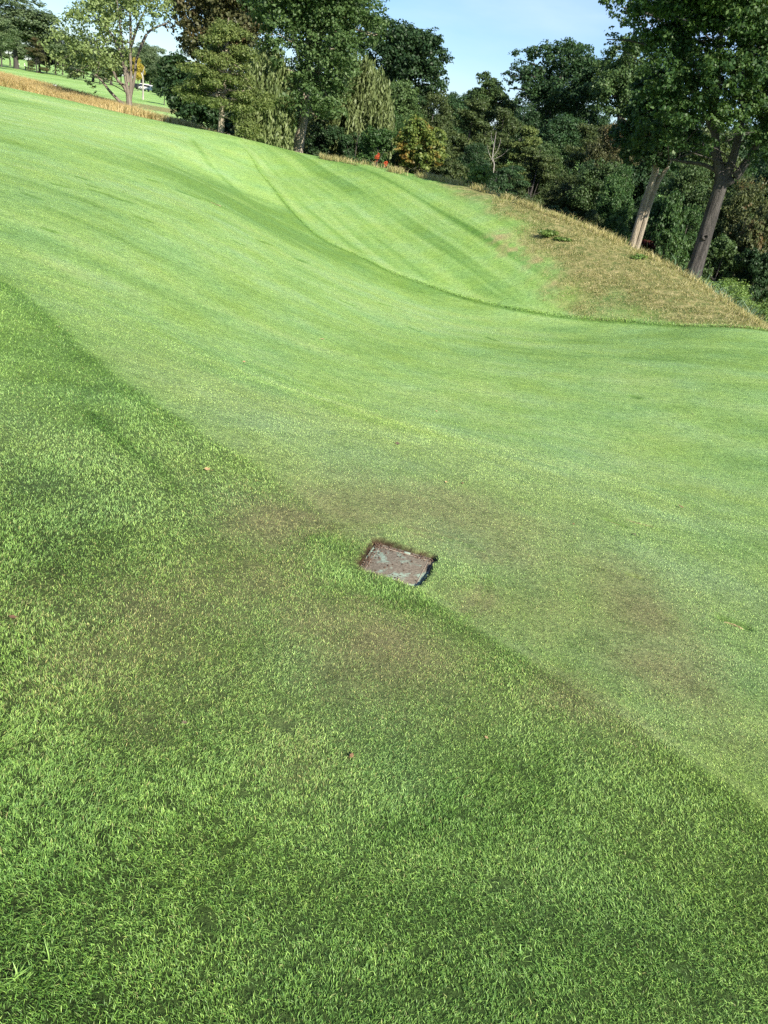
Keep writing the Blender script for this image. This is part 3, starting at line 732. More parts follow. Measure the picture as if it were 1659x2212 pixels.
# ---- the open multi-stemmed tree on the left
px_tree('slender_tree', 'open pale green tree with a fan of bare grey stems rising from the tan grass', 'tree',
    [(150,60,34),(128,98,28),(165,138,30),(205,118,36),(190,60,34),(238,108,34),(215,28,38),(258,22,34),(300,32,30),(345,15,28),(352,42,16),(318,62,14),(250,62,28),
     (185,182,20),(202,197,12),(285,-30,48),(205,-25,45),(345,-25,36),(122,135,20),(150,160,18),(262,140,16),(228,150,22),(300,85,14)],
    70, [[(280,240,.25),(278,210,.20),(272,175,.11),(265,130,.10),(264,95,.09),(257,40,.06),(250,-20,.03)],
         [(281,214,.15),(283,170,.11),(282,120,.10),(282,60,.09),(280,0,.06),(282,-40,.03)],
         [(281,212,.13),(291,165,.10),(295,128,.09),(310,88,.11),(322,68,.09),(345,56,.06),(362,50,.03)],
         [(279,210,.15),(268,188,.12),(252,170,.10),(240,142,.09),(232,125,.05)],
         [(281,238,.13),(262,222,.12),(238,198,.10),(220,175,.07),(205,160,.04)],
         [(277,178,.16),(270,140,.12),(245,80,.08),(210,40,.05),(180,30,.03)],
         [(283,100,.12),(300,50,.07),(320,10,.05),(340,-20,.02)],
         [(268,130,.1),(240,118,.06),(200,110,.03)]],
    G_PALE, bark('slender_bark', (.10, .085, .068), (.27, .235, .19)), 14000, .22, 101, nlimb=16, r0=.08, small=.26, nsm=13, per_limb=(.7, 1.))

# ---- turning oak behind the pine, and the dark maple that reaches the ground beside it
px_tree('oak_tree', 'tall oak with browning leaves behind the pine, its top cut by the frame', 'tree',
    [(420,20,42),(402,60,32),(440,82,38),(470,30,46),(522,18,48),(430,122,32),(405,105,20),(482,100,42),(505,60,38),(545,75,38),(450,-35,55),(530,-40,60),(560,30,35),(520,140,35),(575,-20,45),(470,150,30)],
    74, [[(470,262,.45),(474,180,.4),(480,90,.3),(488,0,.2),(490,-60,.08)]], G_BROWN, B_GREY, 34000, .27, 111, nlimb=20)
px_tree('maple_tree', 'dark round maple with foliage down to the ground left of the pine', 'tree',
    [(372,145,24),(362,172,20),(388,180,28),(402,222,32),(425,248,30),(388,135,18),(440,222,32),(392,210,24),(395,250,16),(450,262,24),(420,190,30),(455,190,30),(470,245,26)],
    70, [[(430,268,.3),(428,220,.25),(415,170,.15),(408,140,.06)]], G_DARK, B_GREY, 24000, .24, 121, nlimb=10)

# ---- pine
def pine():
    r = 44; rng = R(131)
    base = at(477, 290, r); zb = min(g1(base[0], base[1]), base[2])
    tk = [[base[0], base[1], zb - .3, .19], [*at(477, 286, r), .165]] + [[*at(a, b, r), c] for a, b, c in [(480,240,.15),(484,190,.125),(487,150,.10),(490,100,.08),(492,60,.05),(494,38,.02)]]
    tk = curve(tk, 5); L = []; br = []
    for k in range(64):
        f = rng.uniform(.0, 1); v = 60 + 178 * f ** .8
        w = (22 + 62 * math.sin(min(1, f * 1.25) * 1.5)) * rng.uniform(.55, 1.05)
        a = rng.uniform(0, 2 * np.pi)
        c0 = at(487 - (v - 130) * .07, v, r)
        wd = w * r / F
        tip = c0 + np.array([math.cos(a) * wd, math.sin(a) * wd, -.02 * wd])
        br.append(curve([[*c0, .045], [*(c0 * .5 + tip * .5 + np.array([0, 0, .18])), .035], [*tip, .012]], 3))
        for q in (.55, .8, 1.0):
            p = c0 * (1 - q) + tip * q; rd = rng.uniform(.30, .48) * (.6 + .5 * q)
            L.append([p[0], p[1], p[2] + .1, rd, rd, rd * .34])
    for (u_, v_) in [(522,262),(535,275),(545,287),(530,285)]:
        p = at(u_, v_, r - .8); L.append([*p, .5, .5, .25])
    br.append(curve([[*at(480,250,r), .05], [*at(500,258,r - .4), .04], [*at(540,280,r - .8), .02]], 4))
    e = empty('pine_tree', (base[0], base[1], zb), 'pine with layered yellow-green boughs and a bare straight lower trunk on the ridge', 'tree')
    o = np.array([base[0], base[1], zb])
    P2 = [p - np.array([*o, 0]) for p in [tk] + br]
    obj('trunk', tube_mesh('trunk', P2, 8), B_PALE, e)
    L = np.array(L); L[:, :3] -= o
    me, _, _ = lobes_to_leaves('crown', L, 42000, .13, 132, small=.42, nsm=14, asp=.34, upper=.3)
    obj('crown', me, G_PINE, e)
    dead = [curve([[*(at(a, b, r - .2) - o), .035], [*(at((a + c) / 2, (b + d) / 2 - 4, r - .4) - o), .025], [*(at(c, d, r - .5) - o), .01]], 3)
            for a, b, c, d in [(483,200,452,208),(482,215,446,222),(486,165,470,130),(481,235,450,240),(482,252,512,240),(487,150,478,118),(482,222,460,205)]]
    for dd_ in dead: obj('bare_branch', tube_mesh('bare_branch', [dd_], 5), B_DEAD, e)
pine()

# ---- willows
def willow(spec, r, label, seed, n=1100, stem=None):
    rng = R(seed); V = []; rn = []
    L = px_lobes(spec, r, seed)
    base_px = stem[0]; b = at(base_px[0], base_px[1], r); zb = g1(b[0], b[1]); o = np.array([b[0], b[1], min(zb, b[2])])
    tops = L[rng.randint(len(L), size=n)]
    d = unit(rng.normal(0, 1, (n, 3)) + np.array([0, 0, .6])); st = tops[:, :3] + d * tops[:, 3:6] * rng.uniform(.6, 1.1, (n, 1))
    nb = n // 16; bi = rng.randint(0, nb, n); st = st[bi] + rng.normal(0, .2, (n, 3)); d = d[bi]; bl = rng.uniform(.35, 1.15, nb)
    gzv = gzi(st[:, 0], st[:, 1])
    ln = np.minimum(rng.uniform(2.2, 4.4, n) * bl[bi], np.maximum(st[:, 2] - gzv - .3, .5))
    for i in range(n):
        k = int(ln[i] * 11) + 3; t = np.linspace(0, 1, k); sw = rng.normal(0, .16, 2) + d[i, :2] * .35
        p = st[i] + np.stack([sw[0] * np.sqrt(t) + rng.normal(0, .05, k), sw[1] * np.sqrt(t) + rng.normal(0, .05, k), -ln[i] * t], 1)
        dn = np.stack([rng.normal(0, .35, k), rng.normal(0, .35, k), -np.ones(k)], 1)
        nr = unit(rng.normal(0, 1, (k, 3)) * np.array([1, 1, .2]) + np.array([d[i, 0], d[i, 1], 0]) * .8)
        V.append(leaf_quads(p, nr, rng.uniform(.2, .42, k), .34, rng, dn)); rn.append(np.clip(rng.normal(.5, .12, k) + (bl[bi[i]] - .75) * .6 + rng.uniform(-.12, .12), 0, 1))
    V = np.vstack(V) - o.astype(np.float32)
    e = empty('willow_tree', o, label, 'tree', 'weeping willows behind the ridge')
    obj('crown', leaf_mesh('crown', V, np.concatenate(rn)), G_WILLOW, e)
    tk = curve([[0, 0, -.4, .4]] + [[*(at(a, b_, r) - o), c] for a, b_, c in stem], 4)
    obj('trunk', tube_mesh('trunk', [tk] + [q_ for q_ in limbs(tk, np.hstack([L[:10, :3] - o, L[:10, 3:4]]), rng, .2, (.5, 1.))], 7), B_GREY, e)
willow([(558,150,22),(580,128,22),(600,150,20),(575,185,24),(600,195,16),(590,225,18),(565,225,18)], 49,
    'weeping willow hanging between the pine and the pale-trunked tree', 141, 1500, [(590,300,.22),(588,220,.2),(590,150,.12)])
willow([(775,150,26),(800,175,26),(815,215,20),(822,245,14),(790,235,22),(755,180,24),(812,200,16),(780,210,26),(745,215,26),(820,225,12),(725,240,24),(765,245,22),(705,255,22)], 57,
    'pale weeping willow right of the pale-trunked tree, strands almost to the grass', 142, 2600, [(760,340,.35),(765,260,.3),(775,190,.18)])

# ---- the big pale-trunked tree on the ridge
px_tree('ridge_tree', 'large leafy tree with a thick pale trunk standing on the ridge before the willows', 'tree',
    [(600,20,46),(650,12,42),(702,12,50),(760,22,38),(782,62,32),(640,82,32),(704,84,48),(748,104,34),(600,72,32),(690,150,42),(722,150,42),(750,142,22),(640,190,34),(662,222,28),
     (702,205,38),(732,190,28),(716,238,30),(698,240,18),(622,222,18),(805,40,24),(650,-50,60),(722,-50,62),(590,110,28),(815,75,22),(620,150,24),(790,10,34),(560,10,32),(700,262,14)],
    50, [[(643,329,.32),(650,290,.28),(656,255,.27),(662,190,.26),(668,110,.22),(672,30,.16),(674,-60,.06)],
         [(660,210,.18),(690,150,.14),(715,80,.1),(735,0,.05)],[(664,170,.16),(640,100,.12),(622,20,.07)],[(668,110,.14),(700,50,.1),(715,-40,.04)]],
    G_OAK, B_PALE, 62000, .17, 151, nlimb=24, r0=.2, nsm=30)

# ---- right foreground trees
px_tree('twin_trunk_tree', 'tree with twin leaning grey trunks rising behind the tan bank', 'tree',
    [(1420,330,30),(1382,300,34),(1452,285,38),(1402,240,36),(1362,335,20),(1445,220,34),(1405,190,30),(1345,290,24),(1485,300,24),(1440,352,16)],
    35, [[(1362,541,.16),(1374,500,.15),(1392,440,.145),(1408,395,.14),(1420,350,.12),(1432,290,.09),(1440,220,.05)],
         [(1373,545,.12),(1386,500,.11),(1404,440,.10),(1422,393,.09),(1442,360,.07),(1462,310,.05)]],
    G_DARK, B_PALE, 22000, .14, 161, nlimb=10, r0=.12)
px_tree('leaning_tree', 'huge dark maple with a knotted leaning grey trunk filling the upper right', 'tree',
    [(1310,85,16,0),(1338,60,22,-.5),(1372,92,24,.4),(1322,15,22,0),(1350,20,26,1),(1402,40,36),(1442,100,42),(1490,40,42),(1552,60,42),(1602,30,42),(1642,100,42),(1502,140,40),(1562,160,40),(1432,165,34),(1405,225,32),
     (1472,235,36),(1540,245,36),(1600,232,38),(1652,205,36),(1398,292,28),(1452,305,28),(1522,318,24),(1478,190,36),(1640,350,22,-1),(1608,388,10,-1.2),(1655,300,30),(1700,60,50),(1700,150,50),(1700,260,45),
     (1420,-20,45),(1500,-40,55),(1600,-45,55),(1690,-30,50),(1340,-20,28,0),(1580,290,26),(1620,150,36),(1460,350,16,0),(1405,335,18,0),(1500,345,14,.5)],
    31, [[(1491,612,.30),(1508,560,.26),(1524,505,.25),(1541,450,.235),(1556,400,.22),(1556,372,.19),(1547,330,.14),(1545,250,.12),(1552,150,.09),(1560,40,.05)],
         [(1556,405,.18),(1572,372,.16),(1588,325,.13),(1603,250,.11),(1612,160,.08),(1618,60,.05)],
         [(1560,400,.15),(1588,382,.15),(1612,350,.12),(1645,295,.1),(1680,200,.07)],
         [(1552,372,.07),(1520,356,.06),(1480,350,.05),(1442,343,.03)],
         [(1547,300,.09),(1500,200,.07),(1440,120,.05),(1370,90,.03),(1310,85,.015)],
         [(1545,250,.08),(1490,120,.06),(1420,40,.04),(1340,15,.02)]],
    foliage('dark_maple_leaves', (.016, .042, .012), (.034, .08, .021), (.105, .17, .045)), B_GREY, 120000, .115, 171, nlimb=22, r0=.07, nsm=30, per_limb=(.78, 1.))  # this crown's leaves are a darker green than the other maples
_k = at(1532, 473, 30.72)
# branch collar on the leaning trunk
_bm = bpy.data.objects['leaning_tree']
def knot(px_, rad):
    p = np.array(px_) - np.array(_bm.location); V = []; k = 14
    for j, (rr_, dz_) in enumerate([(1.0, 0.), (.95, .04), (.75, .07), (.5, .05), (.42, .0), (.01, -.02)]):
        for i in range(k):
            a = i * 2 * np.pi / k; V.append([p[0] + math.cos(a) * rad * rr_, p[1] - dz_, p[2] + math.sin(a) * rad * rr_ * .9])
    V = np.array(V); i = np.arange(6 * k).reshape(6, k); f = np.stack([i[:-1], np.roll(i[:-1], -1, 1), np.roll(i[1:], -1, 1), i[1:]], -1).reshape(-1)
    obj('branch_collar', mesh_np('branch_collar', V, f, np.full(5 * k, 4), None, True), B_GREY, _bm)
knot(at(1523, 512, 31 - .25), .13)

# ---- forest behind the mound, each crown its own tree
FOR = 'forest trees behind the mound'
forest_px = [
 ('forest_oak', 'tall dark oak right of the willows, forming the left edge of the sky gap', [(842,78,34),(880,98,40),(918,88,26),(930,122,32),(952,165,20),(862,150,38),(902,170,38),(942,196,26),(802,110,34),(850,120,34),(820,60,26),(905,128,32)], 84, G_DARK, 30000, .26, 201),
 ('forest_oak', 'small dark-topped tree standing in the notch of the sky gap', [(1048,172,16),(1062,198,22),(1036,215,22),(1078,222,20),(1050,240,26),(1020,205,10),(1095,235,16)], 96, G_OAK, 14000, .26, 202),
 ('forest_oak', 'wide-crowned dark tree on the right side of the sky gap', [(1128,128,22),(1106,162,18),(1178,122,28),(1160,175,34),(1222,128,34),(1258,122,24),(1232,188,40),(1182,226,36),(1284,165,34),(1140,215,24),(1100,190,12),(1262,225,36)], 90, G_DARK, 32000, .26, 203),
 ('forest_oak', 'paler oak between the wide dark tree and the leaning maple', [(1312,148,26),(1342,118,28),(1374,122,28),(1350,178,36),(1392,168,32),(1322,208,36),(1372,225,34),(1300,190,22)], 80, G_OAK, 22000, .24, 204)]
for nm, lb, sp, r, m_, n_, s_, sd_ in forest_px:
    uu = np.mean([q[0] for q in sp]); px_tree(nm, lb, 'tree', sp, r, [[(uu - 8, 330, .4), (uu - 4, 250, .34), (uu, min(q[1] for q in sp) + 62, .2), (uu + 3, min(q[1] for q in sp) + 30, .06)]], m_, B_GREY, n_, s_, sd_, FOR, nlimb=12)
forest = [  # kind, variant, leaves, u, v centre, r, v top, width px, label
 ('tall',0,G_OAK,860,250,78,150,120,'dull green tree between the tall dark oak and the leafy maple bush'),
 ('broad',1,G_OLIVE,930,270,80,185,120,'olive tree directly above the orange-topped maple'),
 ('tall',1,G_DARK,985,280,84,190,110,'narrow dark tree below the lowest point of the skyline'),
 ('layered',0,G_OLIVE,1010,310,62,215,150,'olive layered tree left of the bare white sapling'),
 ('layered',1,G_OLIVE,1075,320,66,228,120,'orange-tinged layered tree behind the bare white sapling'),
 ('broad',2,G_DARK,1120,300,82,215,120,'dark tree under the left edge of the wide-crowned tree'),
 ('layered',2,G_OLIVE,1150,400,58,315,130,'low layered olive tree right of the bare white sapling'),
 ('layered',0,G_PINE,1135,350,64,275,110,'yellow-green layered tree above the low olive one'),
 ('tall',2,G_DARK,1200,330,76,230,130,'deep green tree under the wide dark crown'),
 ('layered',1,G_OLIVE,1250,360,66,262,130,'olive tree left of the browning tree with bare twigs'),
 ('broad',0,G_BROWN,1335,320,62,250,120,'browning tree with thin bare twigs below the paler oak'),
 ('tall',0,G_OAK,1290,430,52,320,130,'mid green tree behind the tan bank left of the twin trunks'),
 ('broad',1,G_OLIVE,1215,440,54,360,120,'squat olive tree just above the tan bank crest'),
 ('layered',2,G_DARK,1095,420,50,350,110,'dark layered tree above the yellow-green sapling'),
 ('broad',2,G_MAPLE,1340,440,46,345,110,'bright green tree touching the left twin trunk'),
 ('tall',1,G_DARK,1400,380,56,255,140,'dark tree behind the top of the twin trunks'),
 ('broad',0,G_OAK,1470,420,50,330,130,'green tree between the twin trunks and the leaning maple trunk'),
 ('tall',2,G_OLIVE,1530,360,60,250,140,'olive tree behind the fork of the leaning maple'),
 ('broad',1,G_RUST,1620,450,46,370,140,'rusty red-flecked tree right of the leaning trunk'),
 ('tall',0,G_DARK,1600,330,62,230,140,'dark tree high behind the red-flecked tree'),
 ('broad',2,G_DARK,1690,380,56,260,140,'dark tree at the right edge of the frame'),
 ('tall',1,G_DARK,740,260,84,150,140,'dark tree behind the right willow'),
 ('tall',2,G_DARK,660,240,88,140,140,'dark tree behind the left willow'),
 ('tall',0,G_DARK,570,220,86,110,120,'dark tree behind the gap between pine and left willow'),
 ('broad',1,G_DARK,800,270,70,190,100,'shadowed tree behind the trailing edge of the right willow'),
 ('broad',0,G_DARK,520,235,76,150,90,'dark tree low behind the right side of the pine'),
]
rear = [(975,235,108,182,60,'rear tree forming the low skyline left of the notch'),(1005,240,110,188,50,'rear tree at the very bottom of the notch'),(1110,240,108,205,70,'rear tree closing the right side of the notch'),(830,200,96,130,100,'rear tree behind the tall dark oak on its left side'),(905,220,99,170,110,'rear tree behind the lower half of the tall dark oak'),(970,240,102,195,100,'rear tree just left of the skyline notch'),(1015,250,98,205,80,'rear tree in the skyline notch left of the small dark-topped tree'),
 (1100,260,100,232,90,'rear tree in the skyline notch right of the small dark-topped tree'),(1150,270,104,225,110,'rear tree behind the wide-crowned tree, left side'),(1225,270,104,215,110,'rear tree behind the wide-crowned tree, middle'),(1300,290,96,225,110,'rear tree between the wide-crowned tree and the paler oak'),
 (1370,300,92,225,120,'rear tree behind the paler oak'),(1440,330,88,240,120,'rear tree glimpsed left of the leaning maple trunk'),(1510,350,86,250,120,'rear tree glimpsed behind the leaning maple fork'),(1580,360,84,260,120,'rear tree glimpsed right of the leaning maple fork'),(1650,380,80,270,120,'rear tree behind the red-flecked tree')]
forest += [(('tall', 'broad')[i % 2], i % 3, G_DARK, u, vc, r, vt, w, lb) for i, (u, vc, r, vt, w, lb) in enumerate(rear)]
mid = [(870,300,64,240,80,G_MAPLE,'mid green tree above the yellowing maple on its left'),(960,330,58,270,90,G_OLIVE,'olive tree right of the yellowing maple'),(1030,350,56,300,80,G_DARK,'dark tree just left of the bare white sapling'),(1180,360,60,300,90,G_OAK,'green tree above the squat olive tree'),
 (1265,400,56,340,90,G_DARK,'dark tree behind the middle of the bank crest'),(1390,470,44,400,70,G_DARK,'dark tree in the gap between the twin trunks'),(1480,500,43,430,90,G_MAPLE,'green tree left of the leaning trunk at knot height'),(1590,430,48,360,90,G_OAK,'green tree right of the leaning trunk below its fork'),(1540,480,46,410,80,G_OLIVE,'olive tree directly behind the leaning trunk')]
forest += [('broad', (i + 1) % 3, m, u, vc, r, vt, w, lb) for i, (u, vc, r, vt, w, m, lb) in enumerate(mid)]
for i, (k_, v_, m_, u_, vc_, r_, vt_, w_, lb) in enumerate(forest):
    gen_tree('forest_tree', lb, 'tree', k_, v_, m_, u_, vc_, r_, vt_, w_, FOR, seed=i + 1)
bushes = [
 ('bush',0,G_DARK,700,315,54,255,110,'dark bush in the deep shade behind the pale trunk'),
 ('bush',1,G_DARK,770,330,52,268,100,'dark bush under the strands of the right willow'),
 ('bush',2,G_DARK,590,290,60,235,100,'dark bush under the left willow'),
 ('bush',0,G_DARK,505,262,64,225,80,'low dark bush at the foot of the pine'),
 ('bush',1,G_MAPLE,845,262,60,205,90,'upper green bush above the leafy maple bush'),
 ('bush',0,G_MAPLE,815,320,47,262,105,'leafy green maple bush just behind the two red sumacs'),
 ('bush',2,G_DARK,872,345,50,300,70,'small dark bush between maple bush and yellowing maple'),
 ('bush',1,G_OLIVE,985,370,46,325,95,'olive shrub left of the yellow-green sapling'),
 ('bush',2,G_OLIVE,1140,430,42,400,90,'low olive shrub on the bank crest right of the sapling'),
 ('bush',0,G_DARK,1070,395,44,360,80,'dark shrub behind the yellow-green sapling'),
 ('bush',1,G_DARK,1210,465,40,430,90,'dark shrub along the middle of the bank crest'),
 ('bush',2,G_OLIVE,1285,490,38,440,80,'olive shrub left of the twin trunks at the bank crest'),
 ('bush',0,G_MAPLE,1335,500,37,450,70,'green shrub touching the foot of the twin trunks'),
 ('bush',1,G_MAPLE,1435,540,37,468,110,'broad-leaved green shrub between the twin and leaning trunks'),
 ('bush',2,G_MAPLE,1450,460,42,385,110,'upper green shrub between the twin and leaning trunks'),
 ('bush',0,G_OAK,1560,550,40,490,110,'dark green shrub right of the foot of the leaning trunk'),
 ('bush',1,G_RUST,1600,520,41,430,120,'rust-flecked shrub right of the knot in the leaning trunk'),
 ('bush',2,G_DARK,1650,560,40,500,110,'dark shrub low at the right edge'),
 ('bush',0,G_RUST,1660,500,44,410,110,'reddish shrub at the right edge level with the knot'),
]
for i, (k_, v_, m_, u_, vc_, r_, vt_, w_, lb) in enumerate(bushes):
    gen_tree('bush', lb, 'bush', k_, v_, m_, u_, vc_, r_, vt_, w_, 'bushes behind the mound', seed=i + 31)
px_tree('yellowing_maple', 'yellow and orange maple brightening the middle of the dark forest edge', 'tree',
    [(900,282,24),(878,308,22),(932,325,24),(890,338,22),(942,295,18),(912,352,20),(915,300,22),(950,345,16),(870,345,14),(900,368,16)], 48,
    [[(905,385,.1),(906,340,.08),(903,300,.05),(902,275,.02)]], G_YEL, B_PALE, 9000, .17, 221, nlimb=8, r0=.05)
def snag(name, label, spec, r, cat='dead tree'):
    b = at(spec[0][0][0], spec[0][0][1], r); zb = min(g1(b[0], b[1]), b[2]); o = np.array([b[0], b[1], zb])
    ps = []
    for k, s in enumerate(spec):
        pts = [[*(at(q[0], q[1], r) - o), q[2]] for q in s]
        if k == 0: pts = [[pts[0][0], pts[0][1], -.3, pts[0][3] * 1.2]] + pts
        ps.append(curve(pts, 4))
    return tag(obj(name, tube_mesh(name, ps, 6), B_DEAD, None, o), label, cat)
snag('bare_sapling', 'bare white-stemmed dead sapling before the dark forest edge',
     [[(1066,372,.028),(1064,340,.026),(1068,310,.018),(1072,285,.008)],[(1064,340,.016),(1076,322,.012),(1082,300,.006)],[(1065,350,.014),(1056,330,.01),(1052,312,.004)],[(1068,318,.012),(1062,300,.008),(1061,286,.004)],[(1064,345,.012),(1085,335,.008),(1098,322,.004)]], 50)
snag('dead_snag', 'pale leaning dead snag beside the parked cars', [[(309,203,.15),(309,190,.13),(309,175,.13),(308,165,.11),(305,157,.08)],[(308,165,.07),(309,155,.05),(313,144,.03)]], 150)
def small_plant(name, label, u, v, r, h, w, leafmat, seed, n=1500, size=.05, cat='shrub', group=None):
    p = at(u, v, r); zb = g1(p[0], p[1]); rng = R(seed)
    if p[2] > zb: zb = max(zb, p[2] - .6)
    L = [[rng.uniform(-.3, .3) * w, rng.uniform(-.3, .3) * w, h * rng.uniform(.3, .85), w * .28, w * .28, h * .2] for _ in range(7)]
    e = empty(name, (p[0], p[1], zb), label, cat, group)
    me, _, _ = lobes_to_leaves('foliage', L, n, size, seed, small=.4, nsm=8); obj('foliage', me, leafmat, e)
    obj('stem', tube_mesh('stem', [curve([[0, 0, -.1, .015], [l[0] * .5, l[1] * .5, l[2] * .6, .01], [l[0], l[1], l[2] + .05, .004]], 3) for l in L], 5), B_GREY, e)
    return e
small_plant('sumac', 'bright orange-red sumac shrub on the ridge, the taller of the two', 811, 368, 38.3, .54, .2, G_RED, 301, 1000, .05, 'shrub')
small_plant('sumac', 'smaller rusty red sumac shrub just right of the bright one', 831, 373, 38, .36, .17, G_RED, 302, 700, .05, 'shrub')
small_plant('sapling', 'yellow-green sapling standing alone at the crest of the bank', 1030, 412, 34.5, 1.15, .95, G_SHRUB, 303, 2600, .085, 'sapling')
small_plant('weed_clump', 'left green weed clump on the tan face of the mound', 1186, 524, 27, .11, .75, G_SHRUB, 304, 900, .07, 'weed', 'green weeds on the tan bank')
small_plant('weed_clump', 'middle green weed clump on the tan face of the mound', 1213, 528, 26.6, .10, .45, G_SHRUB, 305, 600, .06, 'weed', 'green weeds on the tan bank')
small_plant('weed_clump', 'green weed clump below the foot of the twin trunks', 1378, 566, 25.9, .10, .5, G_SHRUB, 306, 700, .06, 'weed', 'green weeds on the tan bank')
small_plant('red_bush', 'dark crimson bush in shade just right of the twin trunk base', 1395, 530, 37.5, .8, .7, foliage('crimson_leaves', (.03,.01,.01),(.07,.015,.012),(.13,.03,.02)), 307, 1800, .09, 'bush')
lows = [(1522,636,30,.75,1.5,'low lime shrub touching the right side of the leaning trunk'),(1552,645,30,.8,1.7,'second low lime shrub right of the leaning trunk'),(1590,655,30.5,.8,1.9,'low lime shrub in the middle of the bright strip'),
        (1625,662,30.5,.8,1.9,'low yellow-green shrub near the right edge'),(1658,675,30,.8,1.8,'low yellow-green shrub at the right edge'),(1570,628,33,1.0,1.8,'taller leafy weed at the back of the bright strip')]
for i, (u_, v_, r_, h_, w_, lb) in enumerate(lows):
    small_plant('low_shrub', lb, u_, v_, r_, h_, w_, G_SHRUB, 320 + i, 4200, .07, 'shrub', 'low bright shrubs behind the bank')

# ---- far side of the course
far = [
 ('broad',0,30,60,285,-25,190,G_FAR,'big pale-green tree at the far left edge of the course'),
 ('tall',1,82,80,290,25,60,G_FAR,'narrow far tree on the right shoulder of the big left tree'),
 ('broad',2,0,95,270,40,70,G_FAR,'far tree cut by the left frame edge'),
 ('layered',0,78,112,270,82,45,G_BROWN,'small far tree with orange-brown tiers behind the golfers'),
 ('bush',0,100,130,285,98,60,G_PURPLE,'dark purple round tree behind the golfers'),
 ('tall',2,118,105,300,72,50,G_PURPLE,'dark narrow tree right of the purple round tree'),
 ('broad',1,150,130,280,70,90,G_FAR,'far tree behind the left sprays of the open tree'),
 ('broad',2,200,140,270,85,100,G_FAR,'far tree behind the middle of the open tree'),
 ('tall',0,240,150,260,95,80,G_FAR,'far tree behind the left stems of the open tree'),
 ('broad',0,275,150,300,100,80,G_FAR,'far tree behind the trunk of the open tree'),
 ('broad',1,325,150,290,92,90,G_FAR,'far tree rising behind the pale snag'),
 ('tall',1,352,165,250,118,60,G_FAR,'far tree stepping down to the right of the snag'),
 ('broad',2,372,178,220,128,60,G_FAR,'far tree half hidden by the dark maple'),
 ('bush',1,160,160,255,140,50,G_FAR,'far bush under the left sprays of the open tree'),
 ('bush',2,215,165,240,145,50,G_FAR,'far bush left of the open tree trunk'),
 ('bush',0,355,192,140,150,50,G_DARK,'round dark tree on the far fairway left of the maple'),
 ('broad',1,298,165,235,122,32,G_GOLD,'golden yellow tree behind the white car'),
 ('broad',0,-30,100,240,20,110,G_FAR,'far tree beyond the left frame edge'),
 ('bush',0,20,115,330,85,70,G_FAR,'rear bushy tree under the big left tree'),('bush',1,60,120,330,88,60,G_FAR,'rear bushy tree behind the first two golfers'),('bush',2,135,135,320,105,60,G_FAR,'rear bushy tree right of the purple tree'),
 ('bush',0,180,145,310,110,70,G_FAR,'rear bushy tree behind the hanging sprays'),('bush',1,225,155,310,118,60,G_FAR,'rear bushy tree left of the open tree stems'),('bush',2,262,160,305,122,60,G_FAR,'rear bushy tree directly behind the open tree stems'),
 ('bush',0,305,165,300,125,60,G_FAR,'rear bushy tree behind the golden tree'),('bush',1,340,172,290,132,60,G_FAR,'rear bushy tree behind the golf cart'),('bush',2,385,180,270,140,60,G_FAR,'rear bushy tree behind the round dark tree'),
 ('tall',0,308,120,310,85,60,G_FAR,'taller rear tree whose top shows right of the open stems'),
]
for i, (k_, v_, u_, vc_, r_, vt_, w_, m_, lb) in enumerate(far):
    gen_tree('far_tree', lb, 'tree', k_, v_, m_, u_, vc_, r_, vt_, w_, 'trees across the far fairway', seed=i + 61)

